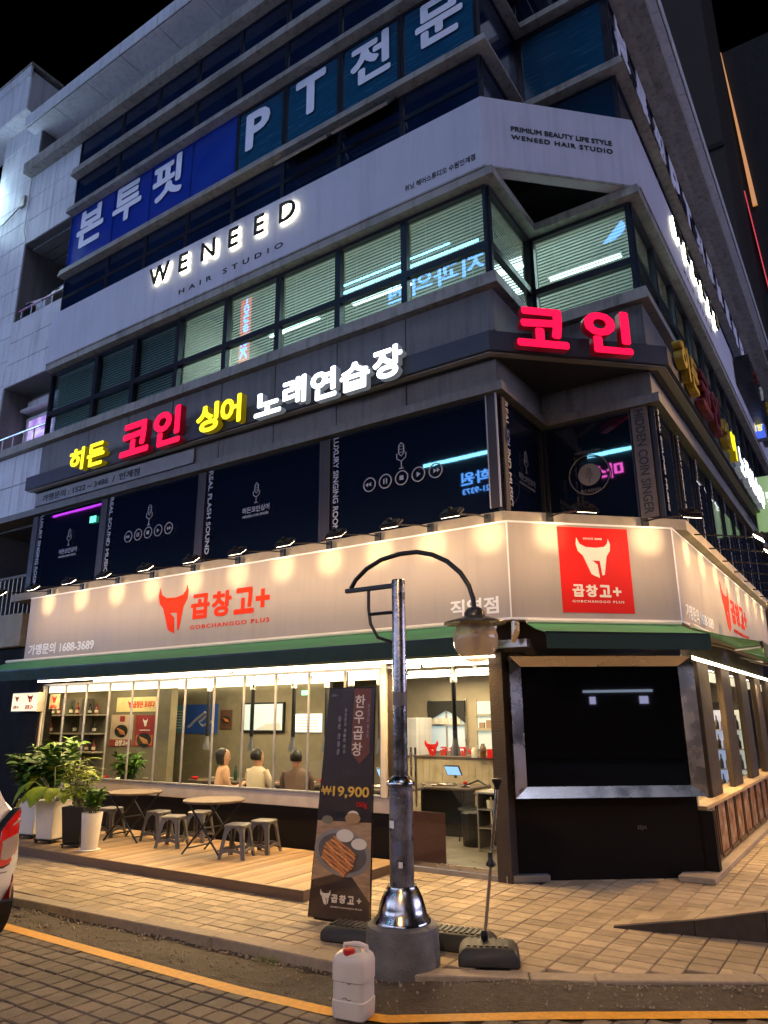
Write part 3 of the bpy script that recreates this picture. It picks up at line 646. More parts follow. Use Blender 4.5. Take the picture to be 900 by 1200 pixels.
# ================================================================== RESTAURANT SIGNBOARD
SA, SB = (-3.2, 7.3), (-1.75, 8.72)
sb = thing('restaurant_signboard', (-3.2, 7.3, 2.67), 'long cream signboard with red bull logo 곱창고+ wrapping the corner above the green awnings', 'sign')
PS = [(-12.5, 7.3), SA, SB, (-1.75, 17.0)]
ring(MB(), PS, -.28, 0, 2.68, 3.76).build('board', sign_cr, sb)
ring(MB(), PS, .001, .014, 2.665, 2.69).build('bottom_trim', white_p, sb)
ring(MB(), PS, -.05, .012, 3.755, 3.775).build('top_trim', white_p, sb)
for p, d in ((SA, (1, .4)), (SB, (.4, 1))):
    MB(frame((p[0], p[1]), d)).box(-.008, .008, 2.69, 3.755, .0, .006).build('corner_seam', white_p, sb)
FS = frame((0, 7.3), (1, 0)); SS = frame(SA, (SB[0]-SA[0], SB[1]-SA[1])); RS = frame((-1.75, 0), (0, 1))
orange_r = mat('orange red print', (.70, .035, .008), .7, var=.02, spec=.15)
def brand(M, u, v0, s, m, wd=.002):
    bull(sb, 'bull_logo', M, u, v0+.36*s, wd, .66*s, .72*s, m)
    for k, (c, du) in enumerate((('곱', .60), ('창', 1.04), ('고', 1.48))):
        text(sb, 'letter', c, M, u+du*s, v0+.36*s, wd, m, h=.37*s, width=.39*s, bold=.045)
    MB(M).box(u+1.70*s, u+1.96*s, v0+.33*s, v0+.40*s, wd, wd+.004).box(u+1.795*s, u+1.865*s, v0+.235*s, v0+.495*s, wd, wd+.0041).build('letter', m, sb)
    text(sb, 'lettering', 'GOBCHANGGO PLUS', M, u+1.19*s, v0+.06*s, wd, m, width=1.55*s, h=.06*s, bold=.02, space=1.3)
brand(FS, -8.68, 2.88, 1.0, orange_r)
text(sb, 'lettering', '가맹문의 1688-3689', FS, -11.45, 2.84, .002, white_p, width=1.86, h=.185, bold=.03)
text(sb, 'lettering', '직영점', FS, -3.64, 2.84, .002, white_p, width=.60, h=.19, bold=.03)
MB(SS).box(.60, 1.46, 2.755, 3.73, .001, .006).build('red_panel', red_m, sb)
bull(sb, 'bull_logo', SS, 1.02, 3.38, .006, .42, .46, cream_p)
for c, u in (('곱', .80), ('창', .96), ('고', 1.12)): text(sb, 'letter', c, SS, u, 3.0, .006, cream_p, h=.14, width=.14, bold=.045)
MB(SS).box(1.215, 1.315, 2.985, 3.01, .006, .01).box(1.252, 1.278, 2.947, 3.048, .006, .0101).build('letter', cream_p, sb)
text(sb, 'lettering', 'GOBCHANGGO PLUS', SS, 1.03, 2.88, .006, cream_p, width=.62, h=.026, bold=.02, space=1.3)
text(sb, 'lettering', 'SINCE 2005', SS, 1.02, 3.60, .006, cream_p, width=.23, h=.022, bold=.02)
brand(RS, 12.0, 2.86, 1.0, orange_r)
text(sb, 'lettering', '가맹문의 1688-3689', RS, 9.85, 2.84, .002, white_p, width=1.7, h=.18, bold=.03)

# sign lamps on arms
lamp_e = glow('warm lamp lens', (1, .82, .55), 22)
lmp = thing('sign_lamp', (0, 0, 0), 'x', 'sign lamp')
MB().tube([(0, .0, .06), (0, -.25, .03), (0, -.78, -.08)], .010, 6).build('arm', black_m, lmp)
MB().box(-.04, .04, -.01, .02, .0, .1).build('bracket', black_m, lmp)
hdm = Matrix.Translation((0, -.85, -.10)) @ Matrix.Rotation(R(38), 4, 'X')
hd = MB(hdm).box(-.12, .12, -.07, .07, .0, .03).box(-.10, .10, -.055, .055, .03, .05).box(-.02, .02, -.02, .02, .05, .085).build('lamp_head', black_m, lmp, bevel=.004)
MB(hdm).box(-.105, .105, -.055, .055, -.006, -.001).build('lens', lamp_e, hd)
sl = bpy.data.lights.new('sign_spot', 'SPOT'); sl.energy = 40; sl.color = LIT_WARM; sl.spot_size = R(125); sl.spot_blend = 1; sl.shadow_soft_size = .04
so = bpy.data.objects.new('sign_spot', sl); COL.objects.link(so); setp(so, lmp)
so.matrix_local = Matrix.Translation((0, -.84, -.12)) @ Vector((0, 1, -.12)).to_track_quat('-Z', 'Y').to_matrix().to_4x4()
sl2 = bpy.data.lights.new('sign_spot_core', 'SPOT'); sl2.energy = 85; sl2.color = (1, .74, .36); sl2.spot_size = R(36); sl2.spot_blend = 1; sl2.shadow_soft_size = .03
so2 = bpy.data.objects.new('sign_spot_core', sl2); COL.objects.link(so2); setp(so2, lmp)
so2.matrix_local = Matrix.Translation((0, -.84, -.12)) @ Vector((0, 1, -.02)).to_track_quat('-Z', 'Y').to_matrix().to_4x4()
first = True
ordn = ['first', 'second', 'third', 'fourth', 'fifth', 'sixth', 'seventh', 'eighth', 'ninth', 'tenth']
spots = [(x, 7.28, 0, 'left') for x in (-11.7, -11.0+.0, -10.05, -9.2, -8.27, -7.35, -6.5, -5.7, -4.93, -4.17, -3.42)][1:]
spots = [(-11.95, 7.28, 0, 'left')]+spots
spots += [(SA[0]+.42*.9, SA[1]+.40*.9, PI/4, 'corner'), (SA[0]+1.22, SA[1]+1.20, PI/4, 'corner')]
spots += [(-1.77, y, PI/2, 'side') for y in (9.45, 10.4, 11.4, 12.4, 13.4, 14.4, 15.4, 16.4)]
cnt = {'left': 0, 'corner': 0, 'side': 0}
for x, y, rz, k in spots:
    o = lmp if first else copy_tree(lmp); first = False
    o.location = (x, y, 3.78); o.rotation_euler = (0, 0, rz); i = cnt[k]; cnt[k] += 1
    if k == 'left': o['label'] = 'lamp on a thin arm over the long cream signboard, %s from its left end' % (ordn+['eleventh'])[i]
    elif k == 'corner': o['label'] = ['lamp over the cut corner board, left of the red panel', 'lamp over the cut corner board, right of the red panel'][i]
    else: o['label'] = 'lamp on a long arm over the side street signboard, %s from the corner' % ordn[i]
    o['group'] = 'sign lamps above the cream signboard'

# ================================================================== RESTAURANT GROUND FLOOR
GA, GB = (-3.45, 7.72), (-1.85, 8.90)                    # cut corner of the ground floor
shop = thing('restaurant_shopfront', (-7.5, 7.6, 0), 'restaurant front with slim folding glass panels over a black base wall', 'shopfront')
GF = frame((0, 7.6), (1, 0)); GR = frame((-1.85, 0), (0, 1))
MB().prism([(-12.9, 7.62), (-3.5, 7.62), (-1.95, 8.98), (-1.95, 17), (-2.25, 17), (-2.25, 9.2), (-3.6, 8.0), (-12.9, 8.0)], 2.35, 3.8).build('header_wall', fascia_m, shop)
MB(GF).box(-12.75, -12.25, 0, 2.35, -.2, .06).build('end_pillar', black_w, shop, bevel=.01)
MB(GF).box(-12.25, -4.84, .0, .57, -.16, -.02).build('base_wall', black_w, shop)
MB(GF).box(-12.25, -4.84, .57, .74, -.14, .0).build('sill', mat('pale painted sill', (.42, .37, .33), .5), shop, bevel=.006)
MB(GF).box(-12.25, -4.84, .745, .765, -.08, .006).box(-12.25, -4.84, 2.23, 2.26, -.08, .006).build('track', frame_gr, shop)
mx = [-12.20, -11.63, -11.04, -10.43, -9.85, -9.24, -8.63, -8.02, -7.43, -6.84, -6.26, -5.67, -5.12]
for i, x in enumerate(mx): MB(GF).box(x-.012, x+.012, .765, 2.23, -.03, -.004).build('mullion', frame_gr, shop)
for i in range(len(mx)-1): MB(GF).box(mx[i]+.013, mx[i+1]-.013, .766, 2.229, -.022, -.014).build('glass_panel', g_shop, shop)
MB(GF).box(-12.25, -12.215, .765, 2.23, -.04, .02).box(-5.10, -5.02, .745, 2.3, -.1, .02).build('frame_post', mat('cream lit frame', (.55, .50, .42), .5), shop)
MB(GF).box(-5.015, -4.84, .0, 2.35, -.15, -.01).build('brown_post', brown_w, shop)
MB(GF).box(-3.62, -3.46, .0, 2.35, -.4, .05).build('corner_pillar', brown_w, shop)
# glass door
MB(GF).box(-4.835, -3.625, 0, .05, -.1, .03).build('threshold', frame_gr, shop)
dr = MB(GF).box(-4.80, -3.64, .07, 2.26, -.03, -.018).build('glass_door', g_shop, shop)
MB(GF).box(-4.80, -3.64, .052, .10, -.034, -.01).box(-4.80, -3.64, 2.262, 2.30, -.034, -.01).box(-4.822, -4.803, .05, 2.3, -.04, .0).build('door_rail', steel, dr)
MB(GF).tube([(-4.66, .68, .05), (-4.66, 1.32, .05)], .014).tube([(-4.60, .68, .05), (-4.60, 1.32, .05)], .014).tube([(-4.66, .9, -.01), (-4.66, .9, .05)], .008, 6).tube([(-4.66, 1.2, -.01), (-4.66, 1.2, .05)], .008, 6).build('handle', steel, dr)
MB(GF).box(-4.78, -4.28, .1, .62, -.045, -.035).build('lower_film', mat('red brown door film', (.10, .03, .015), .4), dr)
# header light strips (lit)
strip_e = glow('warm white LED strip', (1, .80, .56), 16)
for a, b_, n_ in ((-12.22, -3.50, 0),):
    t = thing('light_strip', ((a+b_)/2, 7.47, 2.3), 'long bright LED strip under the green awning above the glass front', 'light strip')
    MB().box(a, b_, 7.43, 7.50, 2.315, 2.34).build('housing', frame_gr, t)
    MB().box(a+.01, b_-.01, 7.435, 7.495, 2.29, 2.312).build('lit_tube', strip_e, t)
t = thing('valance_panel', (-8.6, 7.66, 2.2), 'glowing cream glass band above the folding panels', 'light panel')
band_e = glow('lit cream band', (1, .84, .62), 1.9)
for i in range(0, len(mx)-1):
    MB().box(mx[i]+.016, mx[i+1]-.016, 7.655, 7.675, 2.11, 2.225).build('lit_face', band_e, t)
t = thing('light_strip', (-1.8, 12, 2.3), 'bright LED strip above the side street windows', 'light strip')
MB().box(-1.80, -1.74, 9.0, 16.9, 2.315, 2.34).build('housing', frame_gr, t)
MB().box(-1.795, -1.745, 9.01, 16.89, 2.29, 2.312).build('lit_tube', strip_e, t)
area('strip_lamp', (-9.9, 7.40, 2.27), 4.4, .08, 190, (1, .64, .27), None, (0, -.45, -1))
area('strip_lamp', (-5.7, 7.40, 2.27), 4.0, .08, 190, (1, .64, .27), None, (0, -.45, -1))
area('strip_lamp', (-1.68, 11, 2.27), .08, 3.8, 170, (1, .64, .27), None, (.45, 0, -1))
area('strip_lamp', (-1.68, 15, 2.27), .08, 3.8, 120, (1, .64, .27), None, (.45, 0, -1))

# cut corner: black wall with the framed screen
GC = frame(GA, (GB[0]-GA[0], GB[1]-GA[1])); GL = math.dist(GA, GB)
MB(GC).box(.0, GL, .0, 2.4, -.25, .0).build('corner_wall', black_w, shop)
MB(GC).box(.0, GL, 2.32, 2.62, .001, .02).build('corner_fascia', fascia_m, shop)
MB(GC).box(-.16, .30, .0, .07, -.3, .10).build('corner_step', frame_gr, shop, bevel=.006)
tv = thing('wall_screen', ((GC @ Vector((1, .8, .1)))[:]), 'big switched off screen in a wide stainless frame on the cut corner', 'screen')
MB(GC).box(.10, GL-.10, .92, 2.20, .02, .085).build('screen', mat('black glass screen', (.004, .004, .005), .015, var=0, spec=.7), tv)
fr = MB(GC)
fo = (-.03, GL+.06, .82, 2.30)
fi = (.11, GL-.09, .93, 2.19)
def trap(mb, M, q): 
    lo = [M @ Vector((*p, .0)) for p in q[0]]+[]
    mb.hull([tuple(p) for p in lo], [tuple(M @ Vector((*p, d))) for p, d in zip(q[0], q[1])])
for q in (([(fo[0], fo[2]), (fo[1], fo[2]), (fi[1], fi[2]), (fi[0], fi[2])], (.16, .16, .10, .10)),
          ([(fo[0], fo[3]), (fi[0], fi[3]), (fi[1], fi[3]), (fo[1], fo[3])], (.16, .10, .10, .16)),
          ([(fo[0], fo[2]), (fi[0], fi[2]), (fi[0], fi[3]), (fo[0], fo[3])], (.16, .10, .10, .16)),
          ([(fo[1], fo[2]), (fo[1], fo[3]), (fi[1], fi[3]), (fi[1], fi[2])], (.16, .16, .10, .10))):
    b = MB(); trap(b, GC, q); b.build('frame_side', steel, tv)
text(None, 'wall_label', 'ᴢɪᴘꜱ' if False else 'zips', GC, 1.35, .50, .002, mat('dim label', (.12, .11, .10), .5), width=.10)
tag(bpy.data.objects['wall_label'], 'tiny pale lettering on the black corner wall below the screen', 'lettering')

# side street windows, pillars, sill, menu boards
PY_ = [(9.92, 10.60), (11.55, 12.25), (13.2, 13.9), (14.85, 15.55), (16.4, 17.0)]
for a, b_ in PY_: MB(GR).box(a, b_, .70, 2.35, -.10, -.02).build('pillar', brown_w, shop, bevel=.01)
MB(GR).box(8.95, 9.08, .70, 2.35, -.22, -.02).build('frame_post', frame_gr, shop)
ws = [9.08]+[x for p in PY_ for x in p]
for i in range(0, len(ws)-1, 2): MB(GR).box(ws[i]+.004, ws[i+1]-.004, .72, 2.25, -.075, -.068).build('glass_panel', g_shop, shop)
for i in range(0, len(ws)-1, 2): MB(GR).box(ws[i]+.02, ws[i+1]-.02, 2.10, 2.23, -.12, -.10).build('lit_face', band_e, bpy.data.objects['valance_panel'])
MB(GR).box(8.98, 17, .0, .66, -.25, -.02).build('side_base_wall', black_w, shop)
MB(GR).box(8.98, 17, .66, .70, -.25, .08).build('side_sill', wood_deck, shop, bevel=.004)
MB(GR).box(8.55, 17, .0, .06, -.2, .16).build('side_plinth', kerb_m, shop, bevel=.006)
MB(GR).box(8.93, 9.06, .062, .66, -.2, .14).build('side_end_box', black_w, shop)
photo_m = bpy.data.materials.new('food photo print'); MATS['food photo print'] = photo_m; photo_m.use_nodes = True
n_ = photo_m.node_tree.nodes; tx = n_.new('ShaderNodeTexNoise'); tx.inputs['Scale'].default_value = 7; tx.inputs['Detail'].default_value = 6; gp = n_.new('ShaderNodeNewGeometry')
photo_m.node_tree.links.new(gp.outputs['Position'], tx.inputs['Vector']); rp = n_.new('ShaderNodeValToRGB'); e = rp.color_ramp.elements
e[0].position = .35; e[0].color = (.07, .035, .02, 1); e[1].position = .7; e[1].color = (.62, .45, .30, 1); x_ = e.new(.5); x_.color = (.30, .12, .04, 1); x_ = e.new(.58); x_.color = (.22, .20, .16, 1)
photo_m.node_tree.links.new(tx.outputs[0], rp.inputs[0]); photo_m.node_tree.links.new(rp.outputs[0], n_['Principled BSDF'].inputs['Base Color'])
t0 = None; ords = ordn+['eleventh', 'twelfth']
for k in range(12):
    y = 9.16+.62*k
    if t0 is None:
        t0 = o = thing('menu_board', (-1.80, y, .07), '', 'menu board')
        MB(GR).box(y, y+.5, .12, .66, .0, .03).build('picture', photo_m, o)
        MB(GR).box(y-.03, y, .08, .68, .0, .045).box(y+.5, y+.53, .08, .68, .0, .045).box(y, y+.5, .661, .68, .0, .05).box(y, y+.5, .08, .119, .0, .05).build('frame', mat('brass coloured frame', (.10, .055, .025), .35, metal=.4), o)
    else: o = copy_tree(t0); o.location = (-1.80, y, .07)
    o['label'] = 'wood framed food picture board under the side street windows, %s from the corner' % ords[k]; o['group'] = 'menu boards along the side wall'

t = thing('small_lit_sign', (-12.5, 7.35, 1.83), 'small glowing cream sign with two red bulls on the pillar left of the glass', 'sign')
SG = frame((0, 7.42), (1, 0))
MB(SG).box(-12.90, -12.12, 1.80, 2.12, -.12, .0).build('housing', frame_gr, t)
MB(SG).box(-12.89, -12.13, 1.81, 2.11, .001, .008).build('lit_face', glow('lit cream face', (1, .78, .45), 1.15), t)
for x, w_ in ((-12.74, .12), (-12.34, .17)):
    bull(t, 'bull_logo', SG, x, 2.02, .009, w_, w_*.85, red_m, .003); text(t, 'lettering', '곱창고+', SG, x, 1.875, .009, red_m, width=w_*1.5, bold=.03)
# awnings
def awning(p0, p1, out, zb, zf, label, over=.0):
    d = (Vector(p1)-Vector(p0)).normalized(); nrm = Vector((d.y, -d.x)); M = frame(p0, d); L = (Vector(p1)-Vector(p0)).length
    t = thing('awning', (*p0, zb), label, 'awning', 'green awnings below the signboard')
    b = MB(M); N = max(4, int(L/.6))
    for i in range(N):
        a, c = L*i/N, L*(i+1)/N; sag = .012
        b.hull([(a, zb, .02), (c, zb, .02), (c, (zb+zf)/2-sag, out/2), (a, (zb+zf)/2-sag, out/2)], [(a, zb+.008, .02), (c, zb+.008, .02), (c, (zb+zf)/2-sag+.008, out/2), (a, (zb+zf)/2-sag+.008, out/2)])
        b.hull([(a, (zb+zf)/2-sag, out/2), (c, (zb+zf)/2-sag, out/2), (c, zf, out), (a, zf, out)], [(a, (zb+zf)/2-sag+.008, out/2), (c, (zb+zf)/2-sag+.008, out/2), (c, zf+.008, out), (a, zf+.008, out)])
    bmesh.ops.remove_doubles(b.bm, verts=b.bm.verts, dist=.0004)
    b.build('canopy', awn_g, t)
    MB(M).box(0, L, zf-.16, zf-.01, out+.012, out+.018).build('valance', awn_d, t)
    MB(M).box(0, L, zf-.025, zf+.012, out-.02, out+.010).build('front_bar', black_m, t)
    MB(M).tube([(0, zb+.03, .03), (L, zb+.03, .03)], .028).build('roller', cream_p, t)
    a = MB(M)
    for u in (.25, L-.25): a.tube([(u, zb-.12, .02), (u+(.35 if u < L/2 else -.35), (zb+zf)/2-.12, out*.5), (u, zf-.03, out-.03)], .018, 6)
    a.build('folding_arm', frame_gr, t)
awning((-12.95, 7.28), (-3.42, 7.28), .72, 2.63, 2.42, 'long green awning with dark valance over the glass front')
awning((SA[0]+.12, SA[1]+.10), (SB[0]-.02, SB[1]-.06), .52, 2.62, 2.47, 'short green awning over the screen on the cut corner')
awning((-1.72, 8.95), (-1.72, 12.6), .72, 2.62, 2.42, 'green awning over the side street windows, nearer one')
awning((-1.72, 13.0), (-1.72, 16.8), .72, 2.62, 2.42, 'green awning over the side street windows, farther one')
t = thing('awning_bracket', (-3.2, 7.2, 2.45), 'pair of steel awning brackets at the corner below the signboard', 'bracket')
MB().tube([(-3.36, 7.2, 2.6), (-3.36, 7.1, 2.42), (-3.30, 6.98, 2.46), (-3.36, 7.15, 2.58)], .03, 8).tube([(-3.14, 7.22, 2.62), (-3.1, 7.1, 2.42), (-3.04, 7.05, 2.5), (-3.1, 7.2, 2.6)], .03, 8).box(-3.42, -3.0, 7.2, 7.3, 2.36, 2.44).build('bracket', steel, t)

# ---------------------------------------------------------------- inside the restaurant
INP = [(-14.5, 8.02), (-12.6, 8.02), (-12.6, 7.78), (-3.7, 7.78), (-2.25, 9.0), (-2.25, 17), (-14.5, 17)]
inn = thing('restaurant_interior', (-7.5, 12, 0), 'dining room seen through the glass, olive walls and dark ceiling with strip lights', 'interior')
MB().prism(INP, -.02, .012).build('floor', floor_in, inn)
MB().prism(INP, 2.62, 2.70).build('ceiling', ceil_in, inn)
MB().box(-14.5, -10.5, 8.95, 9.10, 0, 2.62).build('olive_wall', olive, inn)
MB().box(-14.6, -14.5, 7.95, 10.3, 0, 2.62).build('side_wall', olive, inn)
MB().box(-14.5, -8.05, 10.3, 10.45, 0, 2.62).build('back_wall', olive, inn)
MB().box(-9.8, -4.9, 12.4, 12.6, 0, 2.62).box(-4.9, -4.8, 12.4, 17, 0, 2.62).build('kitchen_wall', int_beige, inn)
MB().box(-12.4, -8.1, 10.22, 10.28, 2.25, 2.31).build('cove_light', glow('warm cove light', (1, .83, .55), 6), inn)
for x, y, l in ((-9.2, 9.4, 3.2), (-6.6, 9.0, 2.4), (-6.4, 11.2, 2.2), (-4.6, 8.9, 1.3), (-5.2, 10.2, 2.2), (-10.4, 8.5, 3.4), (-7.0, 8.4, 2.8)):
    MB().box(x-l/2, x+l/2, y-.04, y+.04, 2.33, 2.37).build('strip_light', glow('interior strip light', (1, .88, .68), 12), inn)
INW = (1, .74, .42)
for x, y, e in ((-11.6, 8.35, 18), (-13.2, 8.3, 14), (-9.4, 9.2, 72), (-6.9, 9.4, 78), (-4.6, 9.6, 42), (-6.2, 11.5, 48), (-3.4, 11.5, 60), (-3.6, 14.5, 70)):
    area('room_lamp', (x, y, 2.3), 1.2, .8, e, INW, inn)
def duct(x, y, low=1.15):
    t = thing('grill_exhaust_pipe', (x, y, low), '', 'exhaust pipe', 'exhaust pipes hanging over the grill tables')
    MB().lathe([(.045, 2.62), (.045, 2.18), (.05, 2.17), (.05, 2.12)], (x, y, 0), 12).build('steel_sleeve', steel, t, smooth=True)
    MB().lathe([(.033, 2.12), (.033, low+.22)], (x, y, 0), 12).build('black_pipe', black_m, t, smooth=True)
    MB().lathe([(.035, low+.22), (.04, low+.15), (.07, low+.05), (.075, low)], (x, y, 0), 12).build('hood', mat('dull steel hood', (.16, .15, .14), .45, metal=.6), t, smooth=True)
    return t
DX = [(-10.79, 9.2), (-9.81, 9.2), (-8.77, 9.2), (-7.87, 9.2), (-7.36, 9.4), (-6.73, 9.2), (-6.2, 9.2), (-4.96, 9.2), (-4.22, 9.3)]
dl = ['left of the blue poster', 'across the right of the blue poster', 'in front of the wall television', 'just right of the wall television', 'by the white menu board', 'behind the upper banner', 'right of the banner top', 'in the middle of the glass door', 'at the right edge of the glass door']
for (x, y), l in zip(DX, dl): duct(x, y)['label'] = 'steel and black exhaust pipe '+l
# shelves with bottles on the left wall
sh = thing('bottle_shelf', (-12.0, 8.93, 1.05), 'wall shelves with rows of dark bottles at the left end of the glass', 'shelf')
for z in (1.06, 1.39, 1.73): MB().box(-14.1, -12.25, 8.68, 8.94, z, z+.025).build('shelf_board', mat('pale shelf board', (.40, .36, .28), .6), sh)
for x in (-13.35, -12.75): MB().box(x, x+.025, 8.7, 8.94, 1.08, 2.05).build('divider', frame_gr, sh)
bt = None; bcols = [mat('dark bottle glass', (.015, .012, .008), .1), mat('amber bottle', (.12, .05, .01), .1), mat('green bottle', (.01, .06, .02), .1), mat('red bottle', (.25, .03, .03), .2)]
bl = []
for c in bcols:
    o = MB().lathe([(.034, 0), (.036, .01), (.036, .13), (.014, .18), (.012, .24), (.015, .245), (.015, .255)], (0, 0, 0), 10).build('bottle', c, None, smooth=True); me = o.data
    bpy.data.objects.remove(o); bl.append(me)
lab = MB().lathe([(.0368, .04), (.0368, .1)], (0, 0, 0), 10).build('bottle_label', cream_p, None); lab_me = lab.data; bpy.data.objects.remove(lab)
k = 0
for zi, z in enumerate((1.085, 1.415, 1.755)):
    for i in range(9):
        x = -14.0+i*.2+random.uniform(-.02, .02)
        if random.random() < .12: continue
        o = bpy.data.objects.new('bottle', bl[random.randrange(4)]); COL.objects.link(o); o.location = (x, 8.80, z); o.scale = (1, 1, random.uniform(.75, .95))
        tag(o, 'liquor bottle on the %s wall shelf, place %s counted from the left end' % (['bottom', 'middle', 'top'][zi], ordn[i]), 'bottle', 'bottles on the left wall shelves'); WM[o] = Matrix.Translation(o.location)
        q = bpy.data.objects.new('bottle_label', lab_me); COL.objects.link(q); q.parent = o
area('shelf_lamp', (-13.2, 8.6, 2.2), .8, .2, 5, INW, sh)
# posters
IW = frame((0, 8.945), (1, 0)); BW = frame((0, 10.29), (1, 0))
def poster(M, u0, u1, v0, v1, label, base, parts=(), wd=.004, cat='poster', name='poster'):
    t = thing(name, (M @ Vector((u0, v0, wd)))[:], label, cat)
    MB(M).box(u0, u1, v0, v1, .0, wd).build('sheet', base, t)
    for a, b_, c, d, m in parts: MB(M).box(u0+(u1-u0)*a, u0+(u1-u0)*b_, v0+(v1-v0)*c, v0+(v1-v0)*d, wd+.001, wd+.003).build('print', m, t)
    return t
yel = mat('pale yellow poster', (.75, .62, .28), .6); beige = mat('beige poster', (.58, .42, .28), .6); wine = mat('wine red poster', (.30, .03, .03), .5); blue_p = mat('blue poster', (.03, .10, .42), .5)
teal = mat('teal poster', (.10, .32, .38), .5)
def food(M, u, v, r, wd, par):
    MB(M).prism([(u+r*math.cos(a*PI/8), v+.6*r*math.sin(a*PI/8)) for a in range(16)], wd, wd+.003).build('plate_print', mat('dark plate', (.03, .028, .025), .4), par)
    b = MB(M)
    for k in range(5): b.tube([(u-r*.6+k*.12*r, v+.25*r-k*.12*r, wd+.004), (u+k*.12*r, v+.1*r-k*.1*r, wd+.006), (u+r*.5+k*.05*r, v-.05*r-k*.08*r, wd+.004)], r*.055, 5)
    b.build('food_print', mat('grilled brown', (.42, .14, .03), .5), par)
t = poster(IW, -12.0, -10.86, 1.79, 2.05, 'pale yellow banner with small bull and red Korean words on the left wall', yel)
bull(t, 'bull_logo', IW, -11.6, 1.92, .005, .13, .15, red_m); text(t, 'lettering', '곱창은 꼬리다', IW, -11.22, 1.92, .005, red_m, width=.6, h=.12, bold=.03)
t = poster(IW, -12.12, -11.48, 1.18, 1.74, 'beige food poster with wine red foot on the left wall', beige, ((0, 1, 0, .22, wine), (.4, .62, .78, .96, wine)))
food(IW, -11.8, 1.45, .19, .008, t); text(t, 'lettering', '곱창고+', IW, -11.76, 1.24, .009, cream_p, width=.36, bold=.03)
t = poster(IW, -11.42, -10.86, 1.19, 1.73, 'wine red food poster beside the beige one', wine, ((.1, .9, .04, .36, mat('orange food print', (.5, .16, .03), .5)), (.25, .75, .5, .53, cream_p)))
bull(t, 'bull_logo', IW, -11.14, 1.6, .005, .12, .14, cream_p); food(IW, -11.14, 1.3, .2, .008, t)
G2 = frame((0, 7.66), (1, 0))
t = poster(G2, -12.14, -11.84, 1.84, 2.09, 'small cream sticker with red bull on the leftmost glass panel', mat('cream sticker', (.6, .5, .35), .6)); bull(t, 'bull_logo', G2, -12.0, 2.0, .006, .13, .12, red_m); text(t, 'lettering', '곱창고+', G2, -12.0, 1.88, .006, red_m, width=.2, bold=.03)
t = poster(BW, -12.0, -11.66, 1.40, 1.93, 'tall teal notice with small print left of the blue poster', teal, tuple((.12, .85, .15+.1*k, .18+.1*k, cream_p) for k in range(7)))
t = poster(BW, -11.62, -10.70, 1.38, 1.93, 'large blue poster with a pale brush stroke on the back wall', blue_p)
MB(BW).tube([(-11.5, 1.5, .008), (-11.3, 1.64, .01), (-11.05, 1.78, .01), (-10.95, 1.74, .01), (-11.2, 1.6, .01), (-11.1, 1.52, .01), (-10.85, 1.6, .01)], .028, 5).build('print', ltgrey_p, t)
t = poster(BW, -10.64, -10.32, 1.46, 1.82, 'small framed food photo between blue poster and wall television', mat('dark frame print', (.10, .05, .03), .5)); food(BW, -10.48, 1.64, .12, .006, t)
t = thing('wall_television', (-9.53, 10.28, 1.46), 'wall television showing a pale teal beach picture', 'television')
MB(BW).box(-10.05, -9.0, 1.42, 1.94, .0, .04).build('casing', black_m, t)
MB(BW).box(-10.02, -9.03, 1.45, 1.91, .041, .045).build('screen', glow('teal screen', (.18, .55, .60), .7), t)
MB(BW).prism([(-9.7, 1.45), (-9.4, 1.56), (-9.1, 1.58), (-9.03, 1.45)], .046, .048).build('screen_picture', glow('dark green screen patch', (.04, .12, .06), .5), t)
t = thing('white_menu_panel', (-8.4, 10.28, 1.45), 'lit white price list on the wall right of the television', 'menu')
MB(BW).box(-8.75, -8.15, 1.42, 1.73, 0, .03).build('panel', glow('lit white menu', (1, .95, .8), 1.3), t)
for k in range(5): MB(BW).box(-8.7, -8.2, 1.46+.05*k, 1.468+.05*k, .031, .034).build('print', black_p, t)
t = thing('exit_lamp', (-8.4, 10.2, 2.1), 'green emergency exit lamp high on the back wall', 'exit sign')
MB(BW).box(-8.6, -8.45, 2.05, 2.13, 0, .04).build('lit_face', glow('green exit lamp', (.1, 1, .5), 2), t)

# tables, screens and stove hoods seen through the glass
def grill_table(x, y, label):
    t = thing('grill_table', (x, y, 0), label, 'table', 'grill tables inside the restaurant'); M = WM[t]
    MB(M).box(-.55, .55, -.35, .35, .64, .68).build('table_top', table_m, t, bevel=.01)
    MB(M).box(-.35, .35, -.2, .2, .0, .64).build('base', black_m, t)
    MB(M).lathe([(.15, .681), (.16, .70), (.14, .70), (.12, .685)], (0, 0, 0), 16).build('grill_ring', steel, t)
    rr_ = random.Random(int(x*37)); dm = [cream_p, steel, bcols[2], red_m, cream_p]
    for q_ in range(7):
        u_, v_ = rr_.uniform(-.48, .48), rr_.uniform(-.3, .3)
        if abs(u_) < .2 and abs(v_) < .18: continue
        k_ = q_ % 5; r_ = rr_.uniform(.035, .065)
        if k_ == 2: MB(M).lathe([(.03, .681), (.032, .80), (.012, .86), (.012, .91)], (u_, v_, 0), 10).build('bottle', dm[k_], t, smooth=True)
        else: MB(M).lathe([(r_*.6, .681), (r_, .70+.02*(k_ == 3)), (r_*.95, .70)], (u_, v_, 0), 14).build('dish', dm[k_], t, smooth=True)
    return t
for x, y, l in ((-11.0, 8.35, 'grill table behind the leftmost folding panels'), (-9.4, 9.3, 'grill table below the blue poster'), (-7.9, 9.3, 'grill table below the wall television'), (-6.3, 9.3, 'grill table behind the banner'), (-5.6, 10.1, 'grill table at the left inside the glass door'), (-4.2, 9.6, 'grill table at the right inside the glass door')): grill_table(x, y, l)
